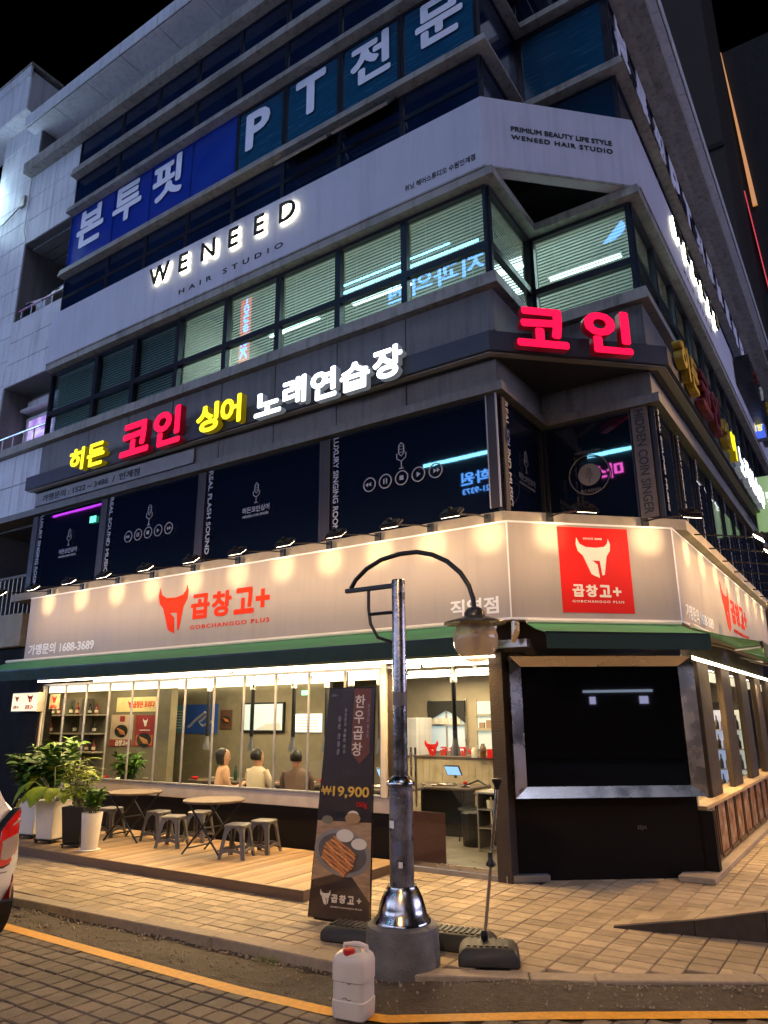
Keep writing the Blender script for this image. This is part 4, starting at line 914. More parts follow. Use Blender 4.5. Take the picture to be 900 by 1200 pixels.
def tablet(x, y, z, label):
    t = thing('table_tablet', (x, y, z), label, 'tablet', 'ordering tablets on the grill tables'); M = WM[t] @ Matrix.Rotation(R(38), 4, 'X')
    MB(M).box(-.12, .12, 0, .02, .05, .22).build('casing', black_m, t); MB(M).box(-.11, .11, -.004, -.001, .06, .21).build('screen', glow('blue tablet screen', (.25, .6, 1), 1.2), t)
    MB(M).box(-.02, .02, 0, .02, -.0, .05).build('foot', black_m, t)
tablet(-6.55, 8.95, .80, 'glowing blue ordering tablet left of the banner'); tablet(-5.9, 8.95, .80, 'glowing blue ordering tablet between banner and lamp post'); tablet(-5.35, 9.9, .80, 'ordering tablet standing on the table inside the door'); tablet(-4.1, 9.5, .80, 'ordering tablet at the right edge of the door')
ct = thing('order_counter', (-6.6, 11.6, 0), 'tiled counter with red bull and red letters 곱창고+ on top inside the door', 'counter')
CT = frame((0, 11.4), (1, 0))
MB(CT).box(-7.3, -4.9, 0, .98, -.5, .0).build('counter_body', mat('cream counter', (.45, .36, .22), .5), ct)
for i in range(19):
    for j in range(6): slab(ct, 'tile', CT, -7.28+i*.125, -7.165+i*.125, .24+j*.12, .355+j*.12, .001, .008, mat('cream wall tile', (.50, .40, .24), .3), 0)
MB(CT).box(-7.32, -4.88, .98, 1.01, -.52, .03).build('counter_top', table_m, ct)
bull(ct, 'bull_logo', CT, -6.62, 1.14, -.02, .26, .26, red_m, .03)
for c, u in (('곱', -6.38), ('창', -6.2), ('고', -6.02), ('+', -5.87)): text(ct, 'letter', c, CT, u, 1.10, -.02, red_m, h=.14 if c != '+' else .09, width=.14 if c != '+' else .09, ext=.03, bold=.04)
fz = thing('white_fridge', (-7.0, 11.8, 0), 'white upright fridge left of the kitchen hatch', 'fridge'); MB().box(-7.55, -7.0, 11.55, 12.1, 0, 1.65).build('body', panel_wh, fz, bevel=.01)
MB().box(-7.5, -7.25, 11.535, 11.549, 1.32, 1.38).box(-7.5, -7.25, 11.535, 11.549, 1.42, 1.46).build('vent', black_m, fz)
KW = frame((0, 12.39), (1, 0))
t = thing('kitchen_hatch', (-6.7, 12.38, 1.3), 'lit kitchen hatch under a dark fabric curtain', 'hatch')
MB(KW).box(-7.2, -6.45, 1.05, 1.95, .0, .02).build('opening', glow('blue white kitchen light', (.5, .75, .8), .55), t)
MB(KW).box(-7.2, -6.45, 1.50, 1.53, .02, .06).box(-7.24, -7.2, 1.02, 1.98, .0, .05).box(-6.45, -6.41, 1.02, 1.98, .0, .05).box(-6.85, -6.82, 1.05, 1.95, .02, .04).build('frame', steel, t)
MB(KW).prism([(-7.22, 1.95), (-6.43, 1.95), (-6.43, 1.55), (-6.6, 1.68), (-6.82, 1.78), (-7.05, 1.66), (-7.22, 1.60)], .065, .075).build('curtain', mat('dark curtain', (.03, .03, .03), .9), t)
b = MB(KW)
for k in range(5): b.box(-7.15+k*.13, -7.06+k*.13, 1.531, 1.64, .02, .05)
b.build('goods', cream_p, t)
t = thing('kitchen_hatch', (-5.8, 12.38, 1.3), 'second kitchen hatch with shelves, right of the curtained one', 'hatch')
MB(KW).box(-6.2, -5.3, 1.1, 1.93, .0, .02).build('opening', glow('pale green kitchen light', (.62, .8, .7), .5), t)
MB(KW).box(-6.2, -5.3, 1.42, 1.46, .02, .08).box(-6.2, -5.3, 1.68, 1.71, .02, .08).box(-6.24, -6.2, 1.07, 1.96, 0, .05).build('frame', int_beige, t)
b = MB(KW)
for k in range(6): b.box(-6.15+k*.14, -6.05+k*.14, 1.461, 1.56+.04*(k % 2), .02, .06)
b.build('goods', mat('mixed goods', (.3, .2, .12), .6), t)
# cabinet and chair inside the door
t = thing('side_cabinet', (-4.3, 8.9, 0), 'open shelf cabinet with white cups inside the door', 'cabinet'); b = MB()
for z in (.02, .28, .50, .70): b.box(-4.55, -3.95, 9.0, 9.35, z, z+.02)
b.box(-4.57, -4.55, 9.0, 9.35, 0, .72).box(-3.95, -3.93, 9.0, 9.35, 0, .72).box(-4.25, -4.235, 9, 9.35, .0, .7).build('frame', frame_gr, t)
MB().lathe([(.05, .52), (.055, .62)], (-4.42, 9.1, 0), 12).lathe([(.05, .52), (.055, .66)], (-4.1, 9.1, 0), 12).build('cup', cream_p, t)
t = thing('round_bin', (-4.75, 9.4, 0), 'dark metal bin inside the door', 'bin'); MB().lathe([(.15, 0), (.17, .42), (.16, .43)], (-4.8, 9.35, 0), 16).build('bin_body', black_m, t)
t = thing('dining_chair', (-5.0, 9.7, 0), 'dark round backed chair inside the door', 'chair'); M = WM[t]
MB(M).lathe([(.19, .40), (.2, .42), (.19, .44)], (0, 0, 0), 16).build('seat', black_m, t)
for a in range(4): MB(M).tube([(.15*math.cos(a*PI/2+.8), .15*math.sin(a*PI/2+.8), .4), (.2*math.cos(a*PI/2+.8), .2*math.sin(a*PI/2+.8), 0)], .012, 6).build('leg', black_m, t)
MB(M).tube([(-.18, .08, .42), (-.2, .16, .7), (0, .22, .78), (.2, .16, .7), (.18, .08, .42)], .014, 6).build('backrest', black_m, t)
# drinks fridges at the far end, seen through the side windows
for k, (x, c) in enumerate(((-3.85, (.35, .75, .65)), (-3.1, (.40, .55, .95)), (-2.75+.1, (.75, .85, .75)))):
    wd_ = .7 if k < 2 else .45
    t = thing('drinks_fridge', (x, 15.5, 0), 'lit drinks fridge with rows of bottles, %s one seen through the side street windows' % ['left', 'middle', 'right'][k], 'fridge')
    MB().box(x, x+wd_-.03, 15.55, 16.2, 0, 1.9).build('body', black_m, t)
    MB().box(x+.04, x+wd_-.07, 15.53, 15.549, .3, 1.75).build('lit_back', glow('fridge light %d' % k, c, 1.1), t)
    for z in (.35, .7, 1.05, 1.4): MB().box(x+.04, x+wd_-.07, 15.38, 15.529, z-.02, z).build('rack', frame_gr, t)
    for z in (.35, .7, 1.05, 1.4):
        for i in range(int(wd_/.11)):
            q = bpy.data.objects.new('bottle', bl[(i+k) % 4]); COL.objects.link(q); q.parent = t; q.matrix_local = WM[t].inverted() @ Matrix.Translation((x+.09+i*.105, 15.46, z))
MB().box(-4.8, -2.3, 16.3, 16.4, 0, 2.62).build('end_wall', int_beige, inn)

# ---------------------------------------------------------------- the three guests behind the glass
skin_m = mat('skin', (.50, .27, .17), .5, var=.03); hair_m = mat('dark hair', (.008, .005, .004), .5, var=.2, scale=40); 
def person(x, y, rz, top_m, hair, label, low=.0, lean=.0):
    t = thing('person', (x, y, 0), label, 'person', None, rz); M = WM[t]
    # torso and sleeves (clothing) as one lofted, tapering surface
    def ell(cx, cy, z, a, b_): return [(cx+a*math.cos(2*PI*i/16), cy+b_*math.sin(2*PI*i/16), z) for i in range(16)]
    bz = .40+low
    MB(M).loft([ell(0, 0, bz, .17, .13), ell(0, 0, bz+.12, .16, .12), ell(0, -.01, bz+.28, .175, .12), ell(0, -.02, bz+.42, .195, .11), ell(0, -.02, bz+.49, .17, .095), ell(0, -.02, bz+.54, .075, .065)]).build('shirt', top_m, t, smooth=True)
    for s in (-1, 1):
        MB(M).tube([(s*.165, -.02, bz+.48), (s*.215, -.04, bz+.38), (s*.225, -.09, bz+.24), (s*.20, -.20, bz+.20)], .052, 10, r2=.040).build('sleeve', top_m, t, smooth=True)
    b = MB(M)
    hz = bz+.66; prof = [(-.135, .045, .045), (-.11, .058, .06), (-.07, .068, .078), (-.02, .076, .088), (.03, .078, .092), (.075, .070, .083), (.11, .048, .058), (.128, .018, .02)]
    rings = [ell(0, -.02, bz+.50, .058, .058), ell(0, -.02, hz-.16, .05, .052)]
    for dz, a, c in prof:
        r_ = ell(0, -.03, hz+dz, a, c)
        if -.03 <= dz <= 0.0: r_ = [(p[0]*(1 if abs(p[0]) < .02 else 1), p[1]-(.022 if abs(p[0]) < .02 and p[1] < -.05 else 0), p[2]) for p in r_]     # nose
        rings.append(r_)
    b.loft(rings)
    for s in (-1, 1):
        b.tube([(s*.198, -.19, bz+.21), (s*.13, -.30, bz+.24), (s*.10, -.36, bz+.27)], .036, 8, r2=.026)
        b.loft([[(s*(.10+dx), -.36-dy, bz+.27+dz) for dx, dz in ((-.035, 0), (0, .015), (.035, 0), (0, -.015))] for dy in (0, .04, .08)])
        for f in range(4): b.tube([(s*(.10-.028+f*.018), -.44, bz+.27), (s*(.10-.028+f*.018), -.475-.01*(f in (1, 2)), bz+.265), (s*(.10-.028+f*.018), -.49, bz+.245)], .008, 5)
        b.tube([(s*.065, -.39, bz+.27), (s*.045, -.43, bz+.28)], .009, 5)
        b.loft([[(s*(.076+d), -.025+.018*math.cos(a), hz-.01+.03*math.sin(a)) for a in (0, 1.3, 2.6, 3.9, 5.2)] for d in (0, .012)])
    b.build('body', skin_m, t, smooth=True)
    f_ = MB(M)
    for s in (-1, 1): f_.lathe([(.009, 0), (.006, .006)], (0, 0, 0), 8, M @ Matrix.Translation((s*.03, -.113, hz+.005)) @ Matrix.Rotation(PI/2, 4, 'X'))
    f_.build('eyes', black_p, t)
    MB(M).box(-.022, .022, -.112, -.104, hz-.062, hz-.055).build('mouth', mat('lips', (.4, .10, .08), .5), t)
    rr = []
    for dz, a, c in ((-.10 if hair == 'long' else -.02, .085, .07), (0, .09, .09), (.04, .09, .10), (.085, .082, .095), (.125, .058, .068), (.148, .02, .024)):
        rr.append([(1.02*a*math.cos(2*PI*i/16), .012+c*math.sin(2*PI*i/16)*(1.08 if math.sin(2*PI*i/16) > 0 else (.60 if dz < .05 else .95)), hz+dz) for i in range(16)])
    MB(M).loft(rr).build('hair', hair_m, t, smooth=True)
    MB(M).loft([ell(0, -.02, .30, .18, .16), ell(0, -.05, .42, .19, .19)]).build('trousers', black_w, t, smooth=True)
    for s in (-1, 1): MB(M).tube([(s*.09, -.05, .37), (s*.10, -.42, .40), (s*.10, -.44, .05)], .075, 8, r2=.05).build('trouser_leg', black_w, t, smooth=True)
    MB(M).lathe([(.16, 0), (.15, .28), (.17, .30)], (0, 0, 0), 12).build('stool_base', stool_m, t)
    return t
person(-8.95, 8.75, 2.5, mat('peach jumper', (.62, .36, .22), .8), 'long', 'person in a peach jumper seated behind the glass, left of the three guests')
person(-8.25, 8.8, PI, mat('cream jumper', (.60, .50, .36), .8), 'short', 'person in a cream jumper seated behind the glass, middle of the three guests')
person(-7.45, 8.8, 3.6, mat('brown top', (.12, .07, .05), .8), 'short', 'person in a dark brown top seated behind the glass, right of the three guests')

# ================================================================== GROUND
ground = MB().box(-400, 400, -400, 400, -.5, -.075).build('ground', asph, None, kind='structure')
KX = [(-60, 4.40), (-9.5, 4.40), (-7.28, 4.46), (-4.69, 4.56), (-3.5, 4.58), (-2.9, 4.66), (-2.2, 5.00), (-1.82, 5.20), (-.89, 5.76), (1.0, 6.95), (2.6, 8.6), (3.2, 10.8), (3.2, 60)]
def kerb_y(x):
    for (a, b_), (c, d) in zip(KX[:-2], KX[1:-1]):
        if a <= x <= c: return b_+(d-b_)*(x-a)/(c-a)
    return 1e9
pave = MB().prism([(x, y+.06) for x, y in KX]+[(-60, 60)], -.3, -.022).build('pavement', tile_j, None, kind='structure')
def pieces(parent, name, m, cells, z0, z1, s0, s1, gap, tint=None, jit=.0015, cap=300):
    # nearest pieces in view as single objects, the rest joined
    sc = []
    for (x, y) in cells:
        d = in_view((x+s0/2, y+s1/2, z1)); sc.append((d if d is not None else 1e6, x, y))
    sc.sort(); meshes = []
    for v in range(4):
        r = random.Random(v); q = MB(); a, b_ = gap/2, gap/2
        h = [z1-z0+r.uniform(-jit, jit) for _ in range(4)]; c = .006
        X0, X1, Y0, Y1 = a, s0-a, b_, s1-b_
        q.loft([[(X0, Y0, 0), (X1, Y0, 0), (X1, Y1, 0), (X0, Y1, 0)], [(X0, Y0, h[0]-c), (X1, Y0, h[1]-c), (X1, Y1, h[2]-c), (X0, Y1, h[3]-c)], [(X0+c, Y0+c, h[0]), (X1-c, Y0+c, h[1]), (X1-c, Y1-c, h[2]), (X0+c, Y1-c, h[3])]])
        o = q.build(name, m); meshes.append(o.data); bpy.data.objects.remove(o)
    rest = MB(); rng = random.Random(3)
    for k, (d, x, y) in enumerate(sc):
        if k < cap and d < 1e5:
            o = bpy.data.objects.new(name, meshes[rng.randrange(4)]); COL.objects.link(o); o.location = (x, y, z0+rng.uniform(-jit, jit)); o.parent = parent
        elif x*x+y*y < 26*26:
            z = z1+rng.uniform(-jit, jit)*1.5; t = [rng.uniform(-jit, jit) for _ in range(4)]; a = gap/2; c = .005
            X0, X1, Y0, Y1 = x+a, x+s0-a, y+a, y+s1-a
            lo = [rest.bm.verts.new(p) for p in ((X0, Y0, z-.02), (X1, Y0, z-.02), (X1, Y1, z-.02), (X0, Y1, z-.02))]
            hi = [rest.bm.verts.new(p) for p in ((X0+c, Y0+c, z+t[0]), (X1-c, Y0+c, z+t[1]), (X1-c, Y1-c, z+t[2]), (X0+c, Y1-c, z+t[3]))]
            rest.bm.faces.new(hi)
            for i in range(4): rest.bm.faces.new((lo[i], lo[(i+1) % 4], hi[(i+1) % 4], hi[i]))
    rest.build(name+'_field', m, parent, kind='stuff')
T_, TY = .20, .16
cells = []
for i in range(-75, 18):
    for j in range(26, 120):
        x, y = i*T_, j*TY
        lim = max(kerb_y(x), kerb_y(x+T_))+.16
        if y < lim-.10: continue
        if x < -3.4 and y > 7.62: continue
        if x < -2.0 and y > 9.2: continue
        if y > 18: continue
        cells.append((x, y))
pieces(pave, 'paving_tile', tile_m, cells, -.02, .0, T_, TY, .007)
# kerb stones
ker = thing('kerb', (-3, 4.6, 0), 'low granite kerb following the pavement edge round the corner', 'kerb')
def along(path, step):
    pts = []; acc = 0
    for (a, b_), (c, d) in zip(path[:-1], path[1:]):
        L = math.hypot(c-a, d-b_); n = max(1, round(L/step))
        for i in range(n): pts.append((a+(c-a)*i/n, b_+(d-b_)*i/n))
    pts.append(path[-1]); return pts
kp = along([(-14, 4.40)]+KX[1:11], .9)
ko = offset_path(kp, 0.0); ki = offset_path(kp, -.15)
for i in range(len(kp)-1):
    t0_, t1_ = (Vector(ko[i+1])-Vector(ko[i])).normalized()*.004, None
    a, b_, c, d = ko[i]+t0_, ko[i+1]-t0_, ki[i+1]-t0_, ki[i]+t0_
    z = .004+random.uniform(-.003, .003)
    MB().hull([(*a, -.3), (*b_, -.3), (*c, -.3), (*d, -.3)], [(*a, z), (*b_, z), (*c, z+.001), (*d, z+.001)]).build('kerb_stone', kerb_m, ker, bevel=.008)
tag(ker, kind='structure')
# asphalt strip, paver road, yellow line
YL = [(-30, 4.03), (-6.65, 4.06), (-5.5, 4.045), (-4.5, 4.03), (-3.8, 4.03), (-3.1, 4.07), (-2.75, 4.16), (-2.0, 4.70), (-.87, 5.44), (1.5, 7.1), (4.2, 11), (4.2, 40)]
def yl_y(x):
    for (a, b_), (c, d) in zip(YL[:-2], YL[1:-1]):
        if a <= x <= c: return b_+(d-b_)*(x-a)/(c-a)
    return 1e9
# the strip between kerb and line: broken, sunken asphalt as a relief sheet
b = MB(); nx = 330; ny = 14; grid = []
for i in range(nx+1):
    x = -11+12.2*i/nx; y0 = yl_y(x)-.02; y1 = kerb_y(x)+.03; col = []
    for j in range(ny+1):
        f = j/ny; y = y0+(y1-y0)*f
        z = -.064+.016*noise.noise(Vector((x*1.7, y*2.5, 0)))+.007*noise.noise(Vector((x*9, y*9, 4)))+.004*noise.noise(Vector((x*26, y*26, 1)))
        k_ = min(1, max(0, (x+3.5)/1.2)); z += .052*k_*min(1, f*1.3)
        if j == 0: z = -.068
        if x < -3.4:
            cr = abs(noise.noise(Vector((x*1.1+7, y*3.1, 3)))); z -= .022*max(0, 1-cr*14)
        col.append(b.bm.verts.new((x, y, z)))
    grid.append(col)
for i in range(nx):
    for j in range(ny): b.bm.faces.new((grid[i][j], grid[i+1][j], grid[i+1][j+1], grid[i][j+1]))
b.build('asphalt_strip', asph, None, smooth=True, kind='structure')
b = MB(); rr = random.Random(9)
for i in range(900):
    x = rr.uniform(-9, -.5); y = yl_y(x)+rr.uniform(.05, .95)*(kerb_y(x)-yl_y(x)); s = rr.uniform(.003, .010)*(1.4 if x < -3.5 else 1)
    if rr.random() < .45: y = kerb_y(x)-rr.uniform(.01, .10)
    z = -.060+.016*noise.noise(Vector((x*1.7, y*2.5, 0)))+.052*min(1, max(0, (x+3.5)/1.2))*min(1, 1.3*(y-yl_y(x))/(kerb_y(x)-yl_y(x)))
    b.lathe([(s*.7, -s), (s, 0), (s*.5, s*.8)], (x, y, z), 5, Matrix())
b.build('loose_gravel', kerb_m, None, kind='stuff')
yo = offset_path(along(YL[:10], .35), .0); yi = offset_path(along(YL[:10], .35), .115)
b = MB(); rr = random.Random(5)
for i in range(len(yo)-1):
    w0, w1 = [rr.uniform(-.006, .006) for _ in range(2)]
    b.quad([(*yo[i], -.0585), (*yo[i+1], -.0585), (*yi[i+1], -.0585), (*yi[i], -.0585)])
bmesh.ops.remove_doubles(b.bm, verts=b.bm.verts, dist=.002)
b.build('yellow_line', yellow_r, None, kind='structure')
road = MB().prism([(x, y) for x, y in YL[:-1]]+[(4.2, -40), (-30, -40)], -.2, -.078+.004).build('road', tile_j, None, kind='structure')
B_ = .16; cells = []
for i in range(-90, 24):
    for j in range(-10, 46):
        x, y = i*B_, j*B_
        if y+B_ > min(yl_y(x), yl_y(x+B_))-.0: continue
        cells.append((x, y))
pieces(road, 'road_paver', brick_m, cells, -.078, -.062, B_, B_, .010, jit=.0022)
# grass tuft by the kerb
b = MB(); rr = random.Random(2)
for i in range(60):
    x, y = -4.05+rr.gauss(0, .07), 4.50+rr.gauss(0, .03); a = rr.uniform(0, 6.3); h = rr.uniform(.02, .055)
    b.quad([(x-.002, y, -.06), (x+.002, y, -.06), (x+.02*math.cos(a)+.001, y+.02*math.sin(a), -.06+h), (x+.02*math.cos(a), y+.02*math.sin(a), -.06+h)])
b.build('grass_tuft', leaf_y, None, kind='stuff')
# stone wedge at the right where the side pavement rises
wd = thing('stone_ramp', (-1, 6.9, 0), 'wedge shaped stone ramp edge rising to the right in front of the side street', 'ramp')
b = MB(); b.hull([(-2.11, 6.50, .0), (-2.16, 7.02, .0), (1.4, 7.9, .0), (1.4, 7.16, .0)], [(-2.11, 6.50, .006), (-2.16, 7.02, .008), (1.4, 7.9, .10), (1.4, 7.16, .56)])
b = MB()
pts = [(-2.11, 6.5), (-1.5, 6.60), (-1.0, 6.70), (-.4, 6.80), (.6, 6.98)]
hs = [.006, .105, .205, .29, .42]
for k in range(4):
    (a, c), (d, e_) = pts[k], pts[k+1]; h0, h1 = hs[k], hs[k+1]
    q = MB(); q.hull([(a+.003, c, -.02), (d-.003, e_, -.02), (d-.003, e_+.50, -.02), (a+.003, c+.50, -.02)], [(a+.003, c, h0), (d-.003, e_, h1), (d-.003, e_+.50, h1*.72), (a+.003, c+.50, h0*.72)]).build('ramp_stone', mat('dark mottled stone', (.055, .042, .032), .85, var=.3, scale=12, dirt=.4, bump=.3), wd)  # wedge body coloured darker than the slab on top
    MB().hull([(a+.004, c+.012, h0+.001), (d-.004, e_+.012, h1+.001), (d-.004, e_+.50, h1*.72+.001), (a+.004, c+.50, h0*.72+.001)], [(a+.004, c+.012, h0+.012), (d-.004, e_+.012, h1+.012), (d-.004, e_+.50, h1*.72+.012), (a+.004, c+.50, h0*.72+.012)]).build('ramp_slab', tile_m, wd)
b.bm.free()

# ================================================================== DECK AND ITS FURNITURE
dk = thing('timber_deck', (-7.5, 6.7, 0), 'low timber deck of long boards in front of the glass', 'deck')
DX0, DX1, DY0, DY1, DZ = -13.0, -4.82, 5.84, 7.56, .09
MB().box(DX0+.02, DX1-.02, DY0+.03, DY1, 0.002, .062).build('sub_frame', black_w, dk)
n = 66
for i in range(n):
    x0 = DX0+(DX1-DX0)*i/n; x1 = DX0+(DX1-DX0)*(i+1)/n; h_ = random.uniform(-.002, .002)
    MB().box(x0+.003, x1-.003, DY0+.002, DY1, .066, DZ+h_).build('board', mat('deck board %d' % (i % 5), [(.32, .205, .105), (.245, .15, .07), (.38, .25, .135), (.28, .175, .085), (.34, .22, .115)][i % 5], .62, var=.25, scale=2.2, stretch=(9, .8, 9), bump=.3, bscale=16, dirt=.25), dk)
MB().box(DX0, DX1, DY0-.02, DY0-.001, 0.002, DZ+.004).box(DX1+.001, DX1+.02, DY0-.02, DY1, 0.002, DZ+.004).build('edge_board', wood_edge, dk)

def stool(x, y, rz, label):
    t = thing('plastic_stool', (x, y, DZ), label, 'stool', 'grey plastic stools on the deck', rz); M = WM[t]
    H = .37; a, b_ = .115, .165
    def sq(r, z, c=.04): return [(sx*(r-(c if k in (0,) else 0)), sy*(r-(0 if k in (0,) else c)), z) for sx, sy, ks in ((1, 1, (1, 0)), (-1, 1, (0, 1)), (-1, -1, (1, 0)), (1, -1, (0, 1))) for k in ks]
    def sqr(r, z, c): 
        return [(r, -r+c, z), (r, r-c, z), (r-c, r, z), (-r+c, r, z), (-r, r-c, z), (-r, -r+c, z), (-r+c, -r, z), (r-c, -r, z)]
    MB(M).loft([sqr(a+.012, H-.035, .03), sqr(a+.014, H-.01, .03), sqr(a+.004, H, .028), sqr(a-.03, H-.004, .02)]).build('seat', stool_m, t, smooth=True)
    for sx in (-1, 1):
        for sy in (-1, 1):
            q = MB(M)
            for w_, ax in ((0, 0), (1, 1)):      # two plates of the corner leg
                def P(u, d, z): r = a+(b_-a)*(1-z/(H-.03)); return ((sx*(r-u), sy*(r-d), z) if ax == 0 else (sx*(r-d), sy*(r-u), z))
                q.loft([[P(0, 0, 0), P(.040, 0, 0), P(.040, .010, 0), P(0, .010, 0)], [P(0, 0, H*.74), P(.048, 0, H*.74), P(.048, .01, H*.74), P(0, .01, H*.74)], [P(0, 0, H*.85), P(.075, 0, H*.85), P(.075, .01, H*.85), P(0, .01, H*.85)], [P(0, 0, H-.032), P(.125, 0, H-.032), P(.125, .01, H-.032), P(0, .01, H-.032)]])
            q.build('leg', stool_m, t)
    q = MB(M)
    zr = .075
    for s in (-1, 1):
        for ax in (0, 1):
            r = a+(b_-a)*(1-zr/H); N = 7
            for i in range(N):
                u0 = -r+.03+(2*r-.06)*i/N; u1 = -r+.03+(2*r-.06)*(i+1)/N
                f = lambda u: zr-.03+.035*(1-(u/(r))**2)
                lo = [(u0, s*(r-.002), f(u0)), (u1, s*(r-.002), f(u1)), (u1, s*(r-.012), f(u1)), (u0, s*(r-.012), f(u0))]; hi = [(p[0], p[1], p[2]+.034) for p in lo]
                if ax: lo = [(p[1], p[0], p[2]) for p in lo]; hi = [(p[1], p[0], p[2]) for p in hi]
                q.hull(lo, hi)
    q.build('rail', stool_m, t)
    return t
stool(-6.58, 6.74, .35, 'grey plastic stool nearest the deck edge, right of the second folding table')
stool(-6.55, 7.16, .2, 'grey plastic stool farthest right, just behind the front one')
stool(-7.84, 6.86, .4, 'grey plastic stool between the two tables, nearer one')
stool(-8.42, 7.10, .15, 'grey plastic stool right beside the legs of the left table')
stool(-7.90, 7.36, .3, 'grey plastic stool behind the legs of the right table')
stool(-9.33, 7.02, .25, 'grey plastic stool at the far left beside the white round pot')
def ftable(x, y, rz, label):
    t = thing('folding_table', (x, y, DZ), label, 'table', 'round folding tables on the deck', rz); M = WM[t]; H = .60
    MB(M).lathe([(.36, H-.012), (.375, H-.006), (.375, H+.010), (.368, H+.016)], (0, 0, 0), 40).build('table_top', table_m, t, smooth=True)
    for s in (-1, 1):
        MB(M).tube([(-.30, s*.19, 0), (.27, s*.20, H-.015)], .012, 8).build('leg', black_m, t)
        MB(M).tube([(.30, s*.17, 0), (-.27, s*.17, H-.015)], .012, 8).build('leg', black_m, t)
    MB(M).tube([(-.235, -.19, .07), (-.235, .19, .07)], .009, 6).tube([(.235, -.17, .07), (.235, .17, .07)], .009, 6).tube([(0.0, -.2, H/2), (0, .2, H/2)], .008, 6).build('crossbar', black_m, t)
    return t
ftable(-8.75, 6.93, .1, 'round folding table on crossed black legs, left one by the planters')
ftable(-7.02, 6.76, .05, 'round folding table on crossed black legs, right one near the banner')

# ---------------------------------------------------------------- plants
def leafmesh(n, L, W, m, droop=.3, seg=4):
    b = MB()
    pts = []
    for i in range(seg+1):
        f = i/seg; w_ = W*math.sin(PI*min(.98, f*.92+.06))**.8; z = -droop*L*f*f
        pts.append(((-w_/2, L*f, z+.12*w_), (0, L*f, z), (w_/2, L*f, z+.12*w_)))
    for i in range(seg):
        for k in (0, 1): b.quad([pts[i][k], pts[i][k+1], pts[i+1][k+1], pts[i+1][k]])
    bmesh.ops.remove_doubles(b.bm, verts=b.bm.verts, dist=.0004)
    o = b.build(n, m, None, smooth=True); me = o.data; bpy.data.objects.remove(o); return me
def scatter_leaves(bm_, me, T):
    tmp = bmesh.new(); tmp.from_mesh(me); tmp.transform(T); vs = [bm_.verts.new(v.co) for v in tmp.verts]
    for f in tmp.faces: bm_.faces.new([vs[v.index] for v in f.verts])
    tmp.free()
def pot(kind, x, y, h, r, label, m, rz=0):
    t = thing('potted_plant', (x, y, DZ if y > 5.8 else 0), label, 'plant', None, rz); M = WM[t]
    if kind == 'round': MB(M).lathe([(r*.72, 0), (r*.78, .02), (r, h-.02), (r*1.02, h), (r*.9, h), (r*.88, h-.04)], (0, 0, .02), 28).build('pot', m, t, smooth=True); MB(M).lathe([(r*1.05, 0), (r*1.1, .015), (r*.8, .02)], (0, 0, 0), 24).build('saucer', m, t)
    else:
        q = MB(M); a = r*.74
        q.loft([[(-a, -a, .0), (a, -a, .0), (a, a, .0), (-a, a, 0)], [(-r, -r, h), (r, -r, h), (r, r, h), (-r, r, h)], [(-r*.9, -r*.9, h), (r*.9, -r*.9, h), (r*.9, r*.9, h), (-r*.9, r*.9, h)], [(-r*.88, -r*.88, h-.05), (r*.88, -r*.88, h-.05), (r*.88, r*.88, h-.05), (-r*.88, r*.88, h-.05)]])
        bmesh.ops.translate(q.bm, verts=q.bm.verts, vec=(0, 0, .05)); q.build('pot', m, t, bevel=.012, smooth=True)
        q = MB(M); q.box(-r*.85, r*.85, -r*.85, r*.85, .035, .049)
        for sx in (-1, 1):
            for sy in (-1, 1): q.lathe([(.018, -.008), (.018, .008)], (0, 0, 0), 10, M @ Matrix.Translation((sx*r*.7, sy*r*.7, .018)) @ Matrix.Rotation(PI/2, 4, 'Y'))
        q.build('castor_tray', black_m, t)
    MB(M).lathe([(r*.85, h-.03), (.01, h-.02)], (0, 0, 0.03), 16).build('soil', mat('dark soil', (.03, .02, .012), .95, bump=.5), t)
    return t, M, h
Lb = leafmesh('l', .13, .045, leaf_d); Lm = leafmesh('l', .26, .20, leaf_y, .45, 5); Lt = leafmesh('l', .13, .022, leaf_y, .25); Lz = leafmesh('l', .085, .04, leaf_m, .1)
def branchy(t, M, h, n, H, spread, lm, m, seed, nl=14, ls=1.0, stem_r=.006, up=.5):
    rr = random.Random(seed); S = MB(M); Fm = MB()
    for k in range(n):
        a = rr.uniform(0, 2*PI); hh = H*rr.uniform(.65, 1.05); sp = spread*rr.uniform(.3, 1); b0 = Vector((.04*math.cos(a), .04*math.sin(a), h)); p1 = Vector((sp*math.cos(a), sp*math.sin(a), h+hh)); mid = (b0+p1)/2+Vector((0, 0, hh*.12))
        S.tube([tuple(b0), tuple(mid), tuple(p1)], stem_r, 5, r2=stem_r*.5)
        for i in range(nl):
            f = .25+.75*i/nl; p = b0.lerp(mid, f*2) if f < .5 else mid.lerp(p1, f*2-1)
            az = rr.uniform(0, 2*PI); el = rr.uniform(-.2, .8)*up*2
            T = M @ Matrix.Translation(p) @ Matrix.Rotation(az, 4, 'Z') @ Matrix.Rotation(el, 4, 'X') @ Matrix.Rotation(rr.uniform(-.6, .6), 4, 'Y') @ Matrix.Scale(ls*rr.uniform(.7, 1.25), 4)
            scatter_leaves(Fm.bm, lm, T)
    S.build('stem', stem_m, t); return Fm.build('foliage', m, t, smooth=True)
t, M, h = pot('square', -10.12, 6.36, .46, .17, 'bushy dark green plant in a white square pot, half hidden by the car', white_pot, .2)
branchy(t, M, h, 34, .62, .42, Lb, leaf_d, 1, 24, 1.4)
t, M, h = pot('square', -10.75, 7.0, .50, .16, 'dense dark green plant in a white pot, farthest back by the pillar', white_pot, .1)
branchy(t, M, h, 32, .74, .42, Lb, leaf_m, 5, 24, 1.3)
